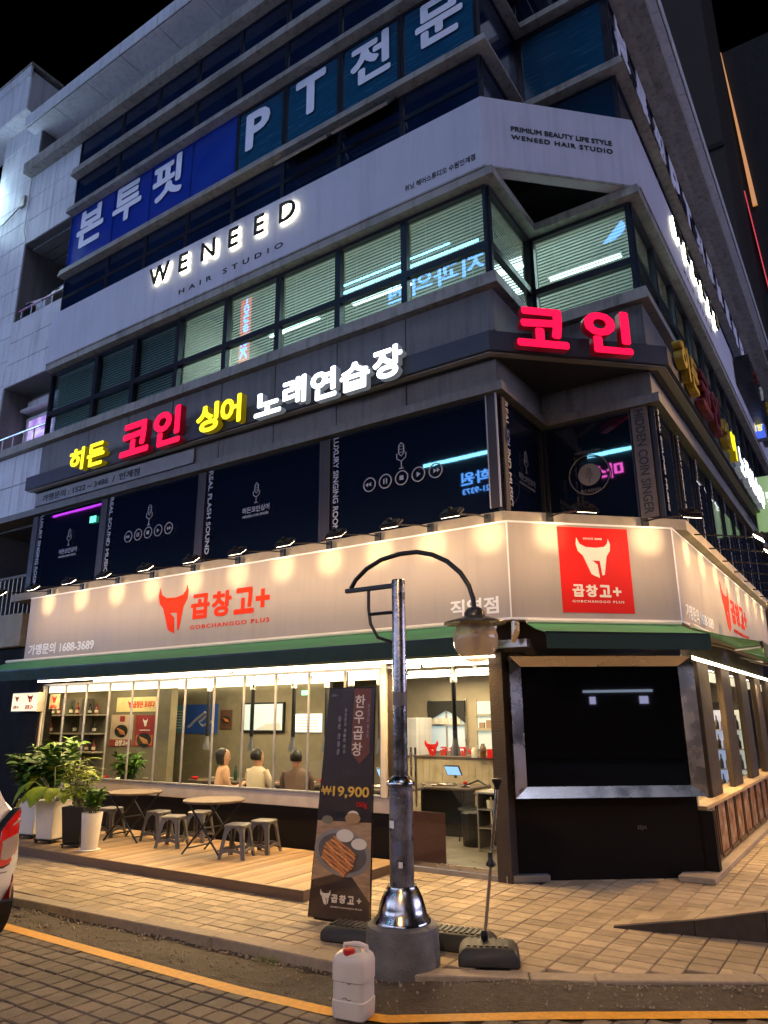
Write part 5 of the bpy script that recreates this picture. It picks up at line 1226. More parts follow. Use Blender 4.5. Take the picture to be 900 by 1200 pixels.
t, M, h = pot('square', -9.52, 6.24, .48, .17, 'big leaved yellow green plant in a white square pot on castors', white_pot, .25)
rr = random.Random(4); S = MB(M)
for k in range(15):
    a = 2*PI*k/15+rr.uniform(-.2, .2); L = rr.uniform(.16, .36); hh = rr.uniform(.12, .48); p0 = Vector((.03*math.cos(a), .03*math.sin(a), h)); p1 = Vector((L*math.cos(a), L*math.sin(a), h+hh))
    S.tube([tuple(p0), tuple((p0+p1)/2+Vector((0, 0, .06))), tuple(p1)], .006, 5)
    o = bpy.data.objects.new('leaf', Lm); COL.objects.link(o); setp(o, t)
    T = M @ Matrix.Translation(p1) @ Matrix.Rotation(a-PI/2, 4, 'Z') @ Matrix.Rotation(rr.uniform(-.7, .1), 4, 'X') @ Matrix.Scale(rr.uniform(.8, 1.3), 4)
    o.matrix_local = WM[t].inverted() @ T
S.build('stem', stem_m, t)
t, M, h = pot('square', -8.92, 6.20, .44, .15, 'feathery variegated bamboo like plant in a black square pot', black_m, .5)
branchy(t, M, h, 13, .62, .26, Lt, leaf_y, 8, 24, 1.15, up=.3)
t, M, h = pot('round', -8.50, 6.12, .42, .125, 'small glossy green plant in a tall white round pot', white_pot)
branchy(t, M, h, 12, .28, .15, Lz, leaf_m, 9, 20, 1.05)
# plant inside, behind the glass
t = thing('potted_plant', (-10.7, 8.3, 0), 'bushy green plant inside the glass below the food posters', 'plant'); M = WM[t]
MB(M).lathe([(.14, 0), (.18, .62), (.16, .62)], (0, 0, 0), 20).build('pot', white_pot, t)
branchy(t, M, .6, 24, .50, .30, Lb, leaf_m, 12, 18, 1.0)

# ================================================================== STREET THINGS
lp = thing('street_lamp', (-3.08, 4.84, 0), 'black and chrome street lamp with an arched arm and unlit glass globe', 'street lamp')
M = WM[lp]
MB(M).lathe([(.262, -.07), (.266, -.05), (.26, .02), (.264, .05), (.256, .08), (.261, .12), (.255, .16), (.258, .20), (.25, .245), (.228, .262)], (0, 0, 0), 40).build('concrete_base', conc_base, lp, smooth=True)
MB(M).lathe([(.205, .264), (.20, .285), (.175, .31), (.165, .36), (.145, .42), (.12, .47), (.105, .49), (.105, .50)], (0, 0, 0), 32).build('flared_base', chrome, lp, smooth=True)
MB(M).lathe([(.088, .50), (.088, 1.17)], (0, 0, 0), 28).build('lower_pole', pole_m, lp, smooth=True)
MB(M).lathe([(.105, 1.165), (.108, 1.185), (.10, 1.20), (.085, 1.22), (.07, 1.235)], (0, 0, 0), 28).build('collar', chrome, lp, smooth=True)
MB(M).lathe([(.054, 1.23), (.054, 2.70), (.05, 2.715), (.01, 2.716)], (0, 0, 0), 24).build('upper_pole', chrome if False else mat('dark chrome pole', (.30, .29, .29), .24, metal=.9, var=.35, scale=9, dirt=.5, bump=.08), lp, smooth=True)
MB(M).lathe([(.0565, 1.74), (.0565, 1.84)], (0, 0, 0), 24).build('tape_band', mat('grey tape', (.14, .14, .15), .5), lp)
arc = [(-.49, 2.69)]+[(-.47+.53+.53*math.cos(PI-a*PI/14)-.0, 2.69+.235*math.sin(PI-a*PI/14)) for a in range(1, 13)]+[(.655, 2.62), (.67, 2.52), (.672, 2.43)]
arc = [(-.47, 2.69), (-.42, 2.76), (-.31, 2.84), (-.16, 2.90), (.02, 2.925), (.18, 2.92), (.32, 2.88), (.45, 2.81), (.56, 2.71), (.63, 2.60), (.66, 2.50), (.665, 2.42)]
MB(M).tube([(x, 0, z) for x, z in arc], .019, 12).build('arched_arm', black_m, lp, smooth=True)
MB(M).box(-.52, -.04, -.022, .022, 2.655, 2.69).build('bracket_bar', black_m, lp, bevel=.004)
MB(M).tube([(-.29, 0, 2.66), (-.29, 0, 2.50), (-.27, 0, 2.38), (-.20, 0, 2.27), (-.04, 0, 2.215)], .014, 8).tube([(-.285, 0, 2.46), (-.04, 0, 2.46)], .014, 8).build('curved_brace', black_m, lp, smooth=True)
LX = .665
MB(M).lathe([(.02, 2.44), (.05, 2.43), (.075, 2.40), (.08, 2.37), (.13, 2.355), (.225, 2.325), (.23, 2.315), (.12, 2.33), (.07, 2.335)], (LX, 0, 0), 36).build('lamp_shade', mat('dark enamel shade', (.05, .045, .04), .3, metal=.3), lp, smooth=True)
gb = MB(M).lathe([(.165*math.sin(a*PI/18), 2.20-.165*math.cos(a*PI/18)) for a in range(1, 16)], (LX, 0, 0), 36).build('globe', g_globe, lp, smooth=True)
MB(M).lathe([(.03, 2.32), (.035, 2.30), (.035, 2.14), (.01, 2.12)], (LX, 0, 0), 14).build('bulb_holder', mat('grey lamp holder', (.16, .14, .12), .5), gb)
# small stickers and scuffs on the lower pole
for a, z, w_, h_, m in ((-1.9, .88, .05, .05, white_p), (-1.35, .70, .06, .09, mat('blue grey sticker', (.12, .14, .22), .5)), (-1.1, .62, .03, .04, white_p)):
    MB(M @ Matrix.Rotation(a, 4, 'Z')).prism([(.0885, -w_/2), (.0895, -w_/2), (.0895, w_/2), (.0885, w_/2)], z, z+h_).build('sticker', m, lp)

# banner stand
def see_through(m, f):
    nt_ = m.node_tree; n = nt_.nodes; p = n['Principled BSDF']; tl_ = n.new('ShaderNodeBsdfTranslucent'); mx_ = n.new('ShaderNodeMixShader'); mx_.inputs[0].default_value = f
    nt_.links.new(p.inputs['Base Color'].links[0].from_socket, tl_.inputs[0]); nt_.links.new(p.outputs[0], mx_.inputs[1]); nt_.links.new(tl_.outputs[0], mx_.inputs[2]); nt_.links.new(mx_.outputs[0], n['Material Output'].inputs[0]); return m
P0, P1, P2, P3 = Vector((-4.38, 5.38, .02)), Vector((-3.80, 5.47, .02)), Vector((-3.82, 5.62, 1.93)), Vector((-4.28, 5.60, 1.91))
bs = thing('banner_stand', (-4.1, 5.45, 0), 'tall translucent brown banner stand showing a grilled dish and ₩19,900', 'banner stand')
ux = (P1-P0).normalized(); vy = ((P3+P2)/2-(P0+P1)/2).normalized(); wz = ux.cross(vy).normalized(); vy = wz.cross(ux)
O = (P0+P1)/2; BM_ = Matrix(((ux.x, vy.x, wz.x, O.x), (ux.y, vy.y, wz.y, O.y), (ux.z, vy.z, wz.z, O.z), (0, 0, 0, 1)))
HB = ((P3+P2)/2-O).length; wb, wt = .295, .235; bxo = .03
def bx(f, v): w_ = wb+(wt-wb)*v/HB; return bxo*v/HB+f*w_          # f -1..1
def bpoly(pts): return [(bx(f, v*HB), v*HB) for f, v in pts]
film = glass('smoke brown banner film', (.30, .24, .19), .5, .1); film_t = mat('printed brown film', (.035, .018, .012), .4, alpha=.80)
MB(BM_).prism(bpoly([(-1, 0), (1, 0), (1, 1), (-1, 1)]), 0, .002).build('clear_sheet', glass('clear banner sheet', (.62, .55, .46), .5, .1), bs)
MB(BM_).prism(bpoly([(-.98, .40), (.98, .40), (.99, .995), (-.99, .995)]), .003, .004).build('dark_print', film_t, bs)
MB(BM_).prism(bpoly([(-.98, .0), (.98, .0), (.98, .08), (.2, .20), (-.98, .15)]), .003, .004).build('dark_print', mat('printed brown film low', (.05, .03, .02), .4, alpha=.72), bs)
MB(BM_).prism(bpoly([(-.98, .15), (.2, .20), (.98, .08), (.98, .40), (-.98, .40)]), .003, .004).build('table_print', mat('printed wood', (.42, .26, .13), .5, alpha=.95, var=.3, scale=4, stretch=(2, 2, 9)), bs)
MB(BM_).prism(bpoly([(.12, .995), (.86, .995), (.84, .70), (.46, .65), (.12, .70)]), .005, .006).build('ribbon_print', mat('red brown ribbon', (.17, .045, .02), .5, alpha=.92), bs)
for k, c in enumerate('한우곱창'): text(bs, 'lettering', c, BM_, bx(.40-.02*k, HB*.9), (.935-.073*k)*HB, .007, cream_p, h=.115, width=.10, bold=.012)
text(bs, 'lettering', '프리미엄 국내산', BM_, bx(.76, HB*.85), .845*HB, .007, ltgrey_p, width=.30, h=.022, rot=-PI/2)
text(bs, 'lettering', '우리만의 특별한 한우', BM_, bx(-.18, HB*.8), .80*HB, .007, ltgrey_p, width=.40, h=.026, rot=-PI/2)
text(bs, 'lettering', '곱창 전문점', BM_, bx(-.42, HB*.8), .78*HB, .007, ltgrey_p, width=.34, h=.026, rot=-PI/2)
text(bs, 'lettering', '곱창고', BM_, bx(-.72, HB*.96), .965*HB, .007, ltgrey_p, width=.06)
op = mat('orange price print', (.85, .50, .06), .5)
text(bs, 'price', '19,900', BM_, bx(.20, HB*.49), .525*HB, .007, op, width=.36, h=.098, bold=.02)
text(bs, 'price', 'W', BM_, bx(-.72, HB*.49), .530*HB, .007, op, width=.095, h=.075, bold=.02)
MB(BM_).box(bx(-.72, HB*.49)-.055, bx(-.72, HB*.49)+.055, .530*HB+.004, .530*HB+.011, .011, .013).box(bx(-.72, HB*.49)-.055, bx(-.72, HB*.49)+.055, .530*HB-.010, .530*HB-.003, .011, .013).build('price', op, bs)
text(bs, 'price', '150g', BM_, bx(.62, HB*.45), .472*HB, .007, red_m, width=.10, bold=.01)
cy = .27*HB
MB(BM_).prism([(bx(0, cy)+.275*math.cos(a*PI/14), cy+.185*math.sin(a*PI/14)-.03*math.cos(a*PI/14)) for a in range(28)], .005, .007).build('plate_print', mat('steel plate print', (.26, .23, .19), .4), bs)
MB(BM_).prism([(bx(0, cy)+.235*math.cos(a*PI/14), cy+.15*math.sin(a*PI/14)-.03*math.cos(a*PI/14)) for a in range(28)], .0075, .009).build('plate_print', mat('dark pan print', (.12, .10, .08), .4), bs)
gm = [mat('grilled orange print', (.75, .30, .08), .45, var=.35, scale=60), mat('grilled brown print', (.55, .20, .05), .45, var=.35, scale=60)]
rr = random.Random(3)
for k in range(8):
    c0 = (-.02+(k-3.5)*.0155, cy-.03+(k-3.5)*.023); L_ = .165-.010*abs(k-3.5)
    pth = [(c0[0]+L_*(i-3)/3*.86, c0[1]-L_*(i-3)/3*.52+.005*math.sin(i*1.7+k*2), .012+.002*(k % 2)) for i in range(7)]
    MB(BM_).tube(pth, .0125, 6).build('grilled_strip_print', gm[k % 2], bs)
for u, v, r, m in ((.03, cy+.135, .085, cream_p), (.17, cy+.075, .075, cream_p), (-.15, .405*HB, .055, mat('small bowl print', (.20, .17, .10), .5)), (-.03, .43*HB, .035, black_m), (.10, .415*HB, .075, mat('bamboo bowl print', (.42, .24, .09), .5)), (.10, .43*HB, .055, cream_p)):
    MB(BM_).prism([(u+r*math.cos(a*PI/9), v+.6*r*math.sin(a*PI/9)) for a in range(18)], .0095, .011+r*.02).build('dish_print', m, bs)
bull(bs, 'bull_logo', BM_, -.135, .085*HB, .005, .10, .115, cream_p)
for k, c in enumerate('곱창고+'): text(bs, 'lettering', c, BM_, -.045+.078*k, .085*HB-.004, .005, cream_p, h=.062 if c != '+' else .04, width=.062 if c != '+' else .04, bold=.04)
text(bs, 'lettering', 'GOBCHANGGO PLUS', BM_, .07, .050*HB, .005, cream_p, width=.30, h=.010)
MB(BM_).tube([(*bpoly([(-1.0, 0)])[0], -.006), (*bpoly([(-1.0, 1)])[0], -.006)], .006, 6).tube([(*bpoly([(1.0, 0)])[0], -.006), (*bpoly([(1.0, 1)])[0], -.006)], .006, 6).tube([(*bpoly([(-1.0, 1)])[0], -.006), (*bpoly([(1.0, 1)])[0], -.006)], .006, 6).build('frame', black_m, bs)
MB().box(-4.35, -3.8, 5.42, 5.62, 0, .02).build('foot', black_m, bs)
# black rubber bases
def base(x, y, rz, L, W, H, label, ribs=True):
    t = thing('stand_base', (x, y, 0), label, 'stand base', None, rz); M = WM[t]
    MB(M).loft([[(-L/2, -W/2, 0), (L/2, -W/2, 0), (L/2, W/2, 0), (-L/2, W/2, 0)], [(-L/2, -W/2, H*.6), (L/2, -W/2, H*.6), (L/2, W/2, H*.6), (-L/2, W/2, H*.6)], [(-L/2+.04, -W/2+.03, H), (L/2-.04, -W/2+.03, H), (L/2-.04, W/2-.03, H), (-L/2+.04, W/2-.03, H)]]).build('body', rubber, t, bevel=.012, smooth=True)
    n = int(L/.055)
    for i in range(n): MB(M).box(-L/2+.06+i*(L-.12)/n, -L/2+.085+i*(L-.12)/n, -W/2+.05, W/2-.05, H+.0005, H+.008).build('rib', rubber, t)
    return t, M
t, M = base(-3.62, 5.10, .12, .60, .26, .11, 'long ribbed black base lying left of the lamp post foot')
t, M = base(-2.92, 5.35, .15, .55, .26, .12, 'black base block right behind the lamp post foot')
t, M = base(-2.58, 5.18, .45, .42, .30, .12, 'black ribbed base with the telescopic steel rod, right of the lamp post')
MB().tube([(-2.62, 5.20, .12), (-2.50, 5.27, 1.15)], .013, 10).build('rod', steel, t, smooth=True)
MB().lathe([(.022, .12), (.026, .16), (.018, .19)], (-2.62, 5.2, 0), 12).build('socket', black_m, t)
MB().lathe([(.014, .60), (.035, .61), (.036, .625), (.018, .65), (.016, .70)], (-2.562, 5.232, 0), 14).build('knob', black_m, t, smooth=True)
MB().lathe([(.014, 1.13), (.02, 1.15), (.038, 1.19), (.038, 1.205), (.02, 1.21)], (-2.50, 5.27, 0), 14).build('knob', black_m, t, smooth=True)
# white canister
t = thing('plastic_canister', (-2.91, 4.02, -.055), 'white plastic canister with a red cap standing on the yellow line', 'canister', rz=.15); M = WM[t]
def rrect(a, b_, c, z, n=3):
    out = []
    for sx, sy, s in ((1, 1, 0), (-1, 1, 1), (-1, -1, 2), (1, -1, 3)):
        for k in range(n+1): an = s*PI/2+k*PI/2/n; out.append((sx*(a-c)+c*math.cos(an), sy*(b_-c)+c*math.sin(an), z))
    return out
rg = []
for z, a, b_ in ((0, .095, .08), (.012, .106, .092), (.06, .109, .095), (.10, .109, .095), (.104, .105, .091), (.20, .105, .091), (.204, .109, .095), (.30, .109, .095), (.33, .10, .088), (.345, .085, .072)): rg.append(rrect(a, b_, .035, z))
MB(M).loft(rg).build('body', can_m, t, smooth=True)
MB(M).loft([rrect(.045, .025, .02, .34), rrect(.043, .023, .02, .36)]).build('shoulder', can_m, t, smooth=True)
MB(M).tube([(.08, .02, .335), (.075, .02, .372), (.02, .03, .378), (-.03, .04, .372)], .014, 8).tube([(-.08, .02, .335), (-.075, .02, .37), (-.03, .04, .372)], .012, 8).build('handle', can_m, t, smooth=True)
MB(M).lathe([(.034, .335), (.036, .34), (.036, .365), (.03, .37)], (-.01, -.045, 0), 20).build('cap', mat('red plastic cap', (.50, .02, .02), .35), t, smooth=True)
CF = M @ frame((0, -.0925, 0), (1, 0))
b = MB(CF)
rr = random.Random(6)
for z in (.08, .115, .2, .235, .275): b.tube([(-.03, z, .0), (-.005, z+.008, .001), (.012, z-.006, .001), (.03, z+.002, .0)], .002, 4)
b.build('handwritten_marks', black_p, t)

# ---------------------------------------------------------------- parked white car, rear end in view
car = thing('parked_car', (-7.95, 2.95, -.06), 'white hatchback at the left edge with its red tail lamp showing', 'car'); M = WM[car]
def sect(x, w_, zb, zs, zt, wt):       # half widths: body w_, roof wt
    P_ = [(w_*.86, zb), (w_*.98, zb+.10), (w_, zb+.30), (w_*.985, zs-.12), (w_*.94, zs), (wt*1.04, zs+(zt-zs)*.45), (wt, zt-.06), (wt*.82, zt), (0, zt+.015)]
    return [(x, y, z) for y, z in P_]+[(x, -y, z) for y, z in P_[-2::-1]]
st = [(1.93, .55, .46, .62, .66, .50), (1.90, .70, .36, .82, .86, .60), (1.84, .78, .32, .95, .99, .66), (1.74, .81, .32, .985, 1.17, .64), (1.60, .82, .32, .99, 1.36, .60), (1.40, .825, .2, .98, 1.46, .59), (.9, .83, .2, .96, 1.49, .60), (.2, .83, .2, .94, 1.50, .60), (-.5, .83, .2, .93, 1.47, .59), (-.95, .825, .2, .93, 1.25, .58), (-1.25, .82, .22, .92, .98, .66), (-1.7, .78, .25, .84, .87, .62), (-1.9, .66, .35, .68, .72, .5)]
MB(M).loft([sect(*s) for s in st]).build('body', car_w, car, smooth=True)
for s in (-1, 1):
    MB(M).hull([(1.38, s*.835, .985), (-.9, s*.835, .94), (-.55, s*.64, 1.40), (1.25, s*.65, 1.41)], [(1.38, s*.795, .985), (-.9, s*.80, .94), (-.55, s*.60, 1.40), (1.25, s*.61, 1.41)]).build('side_window', car_glass, car)
    def bxx(y):                      # where the rounded rear corner lies at half width y
        ps = [(q[1]*.975, q[0]) for q in st[:5]]
        for (ya, xa), (yb, xb) in zip(ps[:-1], ps[1:]):
            if y <= yb: return xa+(xb-xa)*max(0, (y-ya))/(yb-ya)
        return ps[-1][1]-.1
    def wrap(name, m, ys, zl, zh, o, par, bev=0):
        rings = []
        for k, y in enumerate(ys):
            x = bxx(y); nx_, ny_ = (1, .2) if y < .7 else (.8, .7)
            a = (x+o*nx_, s*(y+o*ny_)); c = (x-.04, s*(y-.03))
            rings.append([(a[0], a[1], zl[k]), (a[0], a[1], zh[k]), (c[0], c[1], zh[k]), (c[0], c[1], zl[k])])
        return MB(M).loft(rings).build(name, m, par, smooth=True)
    tl = wrap('tail_lamp', tail_r, [.56, .62, .67, .715, .745, .770, .785, .795], [.60, .595, .61, .65, .70, .76, .81, .85], [.86, .93, .975, 1.00, 1.005, .985, .955, .91], .010, car)
    wrap('lamp_rim', black_m, [.55, .62, .67, .717, .748, .774, .789, .798], [.585, .58, .597, .637, .688, .75, .80, .845], [.87, .942, .987, 1.012, 1.016, .996, .966, .92], .006, tl)
    wrap('clear_lens', tail_c, [.58, .63, .68, .72, .745], [.65, .64, .655, .69, .73], [.78, .80, .81, .82, .825], .0145, tl)
    wrap('lamp_line', tail_c, [.66, .70, .735, .765], [.885, .905, .915, .90], [.90, .925, .935, .915], .013, tl)
    wrap('reflector', mat('dark red reflector', (.22, .008, .01), .2, coat=1), [.725, .738, .75], [.36, .33, .35], [.50, .53, .49], .006, car)
    wrap('bumper_crease', black_m, [.58, .66, .72, .76, .785], [.545, .545, .55, .56, .575], [.551, .551, .556, .566, .581], .003, car)
    for x in (1.42, -1.25):
        TW = M @ Matrix.Translation((x, s*.74, .29)) @ Matrix.Rotation(PI/2, 4, 'X')
        wh_ = MB(TW).lathe([(.20, -.1), (.27, -.1), (.29, -.07), (.29, .07), (.27, .1), (.20, .1)], (0, 0, 0), 28).build('wheel', tyre, car, smooth=True)
        MB(TW).lathe([(.2, -.095), (.19, 0), (.19, .09), (.2, .095)], (0, 0, 0), 20).build('rim', steel, wh_)
        MB(M).lathe([(.335, -.096), (.335, .096)], (0, 0, 0), 24, TW).build('wheel_arch', black_m, car)
MB(M).hull([(1.86, -.5, .99), (1.86, .5, .99), (1.66, .46, 1.34), (1.66, -.46, 1.34)], [(1.83, -.5, .99), (1.83, .5, .99), (1.62, .46, 1.34), (1.62, -.46, 1.34)]).build('rear_window', car_glass, car)
MB(M).box(1.935, 1.95, -.26, .26, .52, .64).build('number_plate', white_p, car)
MB(M).box(1.80, 1.90, -.62, .62, .22, .34).build('lower_bumper', black_m, car, bevel=.02)

# ================================================================== BEHIND AND ACROSS
tw = thing('dark_tower', (-6, 33, 0), 'tall unlit tower rising behind the corner building at the right', 'tower')
tw_m = mat('dark tower cladding', (.055, .042, .038), .8, var=.1, scale=2)
MB().box(-12, -2.15, 33, 43, 0, 60).build('wall', tw_m, tw)
for x in (-4.2, -7.4): MB().box(x, x+.12, 32.9, 33.0, 0, 60).build('fin', black_m, tw)
for z in (14, 28, 42): MB().box(-4.1, -2.15, 32.92, 33.0, z, z+.25).build('floor_band', black_m, tw)
tw2 = thing('far_tower', (0, 44, 0), 'far dark tower with an orange lit vertical edge beyond the unlit tower', 'tower')
MB().box(-2.6, 5, 44.2, 55, 0, 44).build('wall', mat('far dark wall', (.02, .02, .022), .8), tw2)
MB().hull([(-1.86, 44.0, 31.8), (-1.60, 44.0, 31.8), (-1.60, 44.18, 31.8), (-1.86, 44.18, 31.8)], [(-2.20, 44.0, 43.9), (-2.16, 44.0, 43.9), (-2.16, 44.18, 43.9), (-2.20, 44.18, 43.9)]).build('lit_edge', glow('orange lit edge', (1, .40, .07), .55), tw2)
MB().hull([(-1.80, 44.0, 26), (-1.74, 44.0, 26), (-1.74, 44.1, 26), (-1.80, 44.1, 26)], [(-2.20, 44.0, 33), (-2.14, 44.0, 33), (-2.14, 44.1, 33), (-2.20, 44.1, 33)]).build('red_neon_line', glow('red neon line', (1, .02, .02), .6), tw2)
# hanging signs far along the side street
def hang(name, x0, x1, y, z0, z1, label, face, words, wm):
    t = thing(name, (x0, y, z0), label, 'sign')
    MB().box(x0, x1, y+.01, y+.25, z0, z1).build('housing', frame_gr, t)
    M = frame((0, y), (1, 0)); MB(M).box(x0+.02, x1-.02, z0+.02, z1-.02, .0, .02).build('lit_face', face, t)
    for s, v, h in words: text(t, 'lettering', s, M, (x0+x1)/2, z0+(z1-z0)*v, .022, wm, width=(x1-x0)*.8, h=h, bold=.03)
hang('hanging_sign', -2.0, -1.45, 20.5, 8.7, 10.4, 'glowing blue hanging sign with a yellow 7 far down the side street', glow('lit blue face', (.01, .10, .85), .9), (('7호', .55, .4), ('노래방', .2, .25)), glow('lit yellow', (1, .9, .1), 1.2))
hang('hanging_sign', -1.70, -1.2, 17.5, 5.5, 6.8, 'glowing green hanging sign at the far right edge', glow('lit green face', (.30, .55, .10), .5), (('식당', .6, .3),), glow('lit white word', (.9, 1, .8), 1.4))
t = thing('side_sign_row', (-1.7, 20, 7.3), 'row of small lit signs high on the far end of the side street facade', 'sign')
RR = frame((-1.85, 0), (0, 1))
MB(RR).box(17.5, 22.5, 9.1, 9.8, .18, .5).build('housing', black_m, t)
for k, c in enumerate((re, wh, ye, wh)): text(t, 'letter', '당구클럽'[k], RR, 18.2+1.1*k, 9.45, .5, [rof, wsd, yof, wsd][k], h=.32, width=.32, ext=.05, bold=.03)

# the building across the street (behind the viewpoint): neon mirrored in the glass, wide boards added to light the facade
ac = thing('opposite_building', (-18, -8, 0), 'dark building across the street carrying neon mirrored in the windows and added light boards', 'building')
MB().box(-46, 14, -14, -8.0, 0, 24).build('wall', mat('dark far wall', (.008, .008, .009), .8), ac)
OF = frame((0, -7.98), (-1, 0))
def oboard(x0, x1, z0, z1, col, s, label):  # unseen boards added to throw cool light on facade and soffits
    t = thing('added_light_board', ((x0+x1)/2, -7.9, z0), label, 'sign', 'added light boards across the street')
    MB().box(x0, x1, -7.99, -7.7, z0, z1).build('housing', black_m, t)
    MB().box(x0+.05, x1-.05, -7.69, -7.67, z0+.05, z1-.05).build('lit_face', glow('board %s' % label, col, s), t)
oboard(-44, -34, 4.6, 8.0, (.25, .48, 1), 16, 'wide light board added across the street, blue white one far left')
oboard(-33, -24, 4.6, 7.6, (.42, .55, 1), 9, 'wide light board added across the street, violet white one')
oboard(-23, -13, 4.8, 7.8, (.55, .66, 1), 5.5, 'wide light board added across the street, cool white one')
oboard(-12, -4, 4.8, 7.4, (.62, .68, 1), 3.6, 'wide light board added across the street, pale lilac one')
oboard(-3, 8, 4.8, 7.2, (.66, .68, 1), 2.4, 'wide light board added across the street, dim one near the corner')
t = thing('neon_tubes', (-12, -7.9, 11), 'cyan neon tubes across the street seen mirrored in the dark glass', 'neon')
nc = glow('cyan neon', (.22, .70, 1), 26)
MB(OF).box(10.45, 13.5, 11.05, 11.18, .05, .1).box(6.0, 8.4, 11.15, 11.28, .05, .1).build('neon_tube', nc, t)
MB(OF).box(10.7, 17.8, 20.2, 20.32, .05, .1).box(12, 17.5, 20.6, 20.68, .05, .1).build('neon_tube', nc, t)
t = thing('neon_words', (-11, -7.9, 10), 'blue lit words across the street seen mirrored in the corner window', 'neon')
nb = glow('blue neon words', (.10, .35, 1), 16)
text(t, 'lettering', '학원', OF, 11.3, 10.25, .05, nb, width=1.2, h=.5, bold=.02); text(t, 'lettering', '221-9373', OF, 11.2, 9.75, .05, nb, width=1.3, h=.22, bold=.02)
text(t, 'lettering', '치과의원', OF, 12.8, 19.3, .05, nb, width=4.6, h=1.0, bold=.02)
text(t, 'lettering', '마스터', OF, 7.55, 10.5, .05, glow('pink neon words', (1, .12, .7), 12), width=1.8, h=.6, bold=.03)
MB(OF).prism([(6.4+.8*math.cos(a*PI/12), 20.6+.5*math.sin(a*PI/12)) for a in range(24)], .05, .1).build('round_sign', nb, t)
MB(OF).box(33.5, 38.5, 13.0, 13.6, .05, .1).build('violet_tube', glow('violet neon', (.6, .05, 1), 10), t)
MB(OF).box(23.3, 24.0, 18.4, 23.2, .05, .1).build('red_strip', glow('orange red neon strip', (1, .15, .05), 4), t)
text(t, 'lettering', 'A-one SK', OF, 23.65, 20.8, .12, nb, width=4.2, h=.5, rot=-PI/2, bold=.03)

# sodium street lights at the junction, just outside the picture, whose warm light falls on the ground
def street_light(x, y, rz, e, aim, size, label):
    t = thing('tall_street_light', (x, y, -.06), label, 'street light', 'sodium street lights at the junction', rz); M = WM[t]
    MB(M).lathe([(.10, 0), (.09, .3), (.055, .35), (.045, 7.0)], (0, 0, 0), 16).build('pole', frame_gr, t, smooth=True)
    MB(M).tube([(0, 0, 6.95), (-.5, 0, 7.15), (-1.4, 0, 7.2)], .035, 8).build('arm', frame_gr, t, smooth=True)
    MB(M).hull([(-1.95, -.12, 7.10), (-1.3, -.12, 7.10), (-1.3, .12, 7.10), (-1.95, .12, 7.10)], [(-1.9, -.08, 7.24), (-1.3, -.08, 7.26), (-1.3, .08, 7.26), (-1.9, .08, 7.24)]).build('lamp_head', frame_gr, t)
    l = bpy.data.lights.new('street_light_lamp', 'SPOT'); l.energy = e; l.color = (1, .56, .20); l.spot_size = R(size); l.spot_blend = .8; l.shadow_soft_size = .15
    o = bpy.data.objects.new('street_light_lamp', l); COL.objects.link(o); setp(o, t)
    p = M @ Vector((-1.6, 0, 7.05)); T = Matrix.Translation(p) @ (Vector(aim)-p).to_track_quat('-Z', 'Y').to_matrix().to_4x4()
    o.matrix_local = WM[t].inverted() @ T
street_light(3.6, 12.0, 0, 2200, (-.5, 7.5, 0), 115, 'sodium street light on the side street pavement')
street_light(1.2, -1.6, .4, 1500, (-4.0, 4.2, 0), 88, 'sodium street light on the near side of the junction')

sh2 = thing('corner_kiosk', (19, -4, 0), 'small lit kiosk far across the junction, mirrored in the switched off screen', 'kiosk')
KK = frame((17.5, -5.2), (-.559, -.83))
MB(KK).box(-6, 6, 0, 3.8, -3, 0).build('wall', stone_dk, sh2)
MB(KK).box(-1.7, 1.1, 2.62, 2.72, .01, .05).build('lit_header', glow('kiosk light', (.6, .75, 1), 5), sh2)
MB(KK).box(-1.5, -1.15, 2.15, 2.45, .01, .05).box(.6, .85, 2.15, 2.45, .01, .05).build('lit_poster', glow('kiosk poster', (.6, .6, 1), 8), sh2)

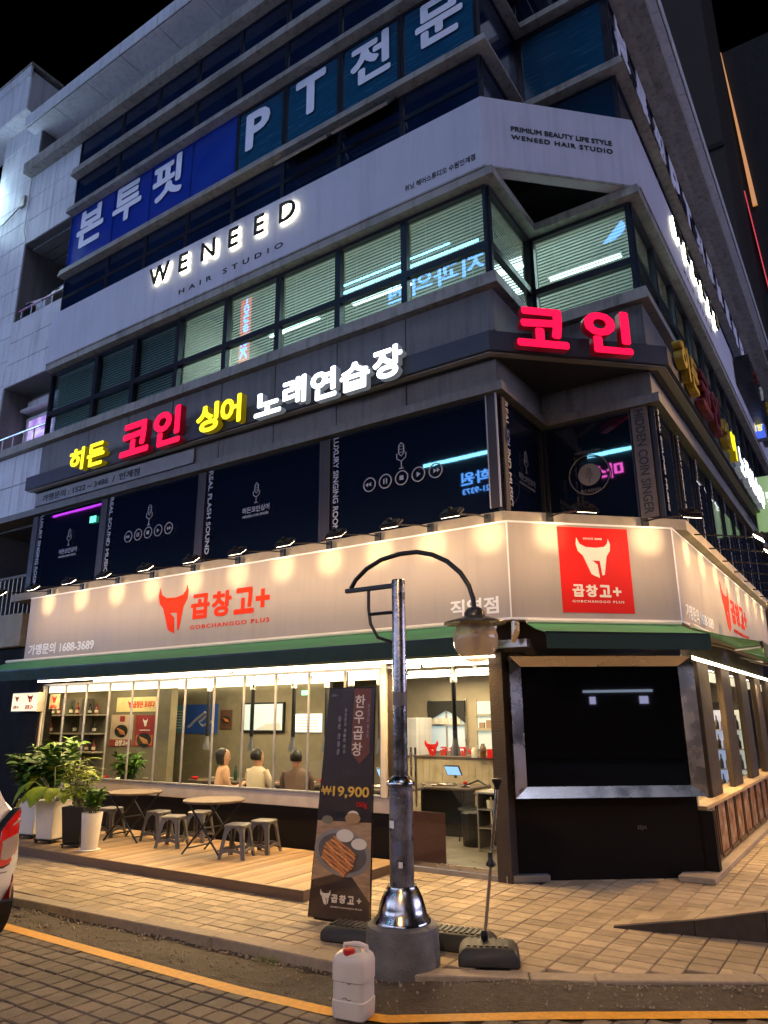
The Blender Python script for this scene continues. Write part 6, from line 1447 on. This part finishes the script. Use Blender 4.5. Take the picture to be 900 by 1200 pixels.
eb = thing('east_building', (18, 22, 0), 'dark building on the other side of the side street with an added lilac light panel', 'building')
MB().box(16, 26, 6, 46, 0, 16).build('wall', MATS['dark far wall'], eb)
MB().box(15.7, 15.99, 9, 30, 5, 8).build('fill_housing', black_m, eb)
MB().box(15.66, 15.69, 9.1, 29.9, 5.1, 7.9).build('lit_face', glow('lilac fill light', (.62, .62, 1), 10), eb)  # unseen glowing panel added to brighten the right eave and side facade

MB().tube([(-14, 9.75, 2.45), (-4.9, 9.75, 2.45)], .11, 14).build('ceiling_duct', steel, inn, smooth=True)
for x_ in (-13, -11.6, -10.3, -9.0, -7.6, -6.3, -5.2): MB().tube([(x_, 9.75, 2.45), (x_, 9.2, 2.5), (x_, 9.2, 2.62)], .04, 8).build('branch_duct', steel, inn, smooth=True)
for y_ in (8.6, 9.05, 10.0): MB().tube([(-14, y_, 2.56), (-3.4, y_, 2.57)], .012, 6).build('ceiling_cable', black_m, inn)

jm = [cream_p, bcols[1], red_m, mat('green box', (.05, .2, .06), .5), steel, yel]
jl = ['white jar', 'brown bottle', 'red box', 'green box', 'steel pot', 'yellow box']
for k_, (x_, h_) in enumerate(((-5.72, .16), (-5.56, .22), (-5.42, .14), (-5.28, .17), (-5.14, .12), (-5.02, .19))):
    o = MB().lathe([(.045, 0), (.05, .02), (.05, h_*.75), (.03, h_*.9), (.03, h_)], (0, 0, 0), 12).build(['jar', 'bottle', 'box', 'box', 'pot', 'box'][k_], jm[k_], None, smooth=True) if k_ in (0, 1, 4) else MB().box(-.05, .05, -.04, .04, 0, h_).build('box', jm[k_], None, bevel=.004)
    o.location = (x_, 11.25, 1.012); tag(o, jl[k_]+' standing on the tiled counter, right of the red letters', ['jar', 'bottle', 'box', 'box', 'pot', 'box'][k_])

b = MB(); rr = random.Random(21)
for i in range(60):
    x, y = rr.uniform(-8, -.6), rr.uniform(3.2, 6.2); z = .003 if y > kerb_y(x)+.1 else -.054
    if kerb_y(x)-.05 < y < kerb_y(x)+.18 or (y > 5.7 and x < -4.7): continue
    a = rr.uniform(0, 6.3); r = rr.uniform(.004, .013)
    b.quad([(x+r*math.cos(a+q*PI/2)*(1 if q % 2 else .5), y+r*math.sin(a+q*PI/2)*(1 if q % 2 else .5), z+.002*(q % 2)) for q in range(4)])
b.build('paper_scraps', mat('grubby paper scrap', (.45, .42, .36), .8), None, kind='stuff')
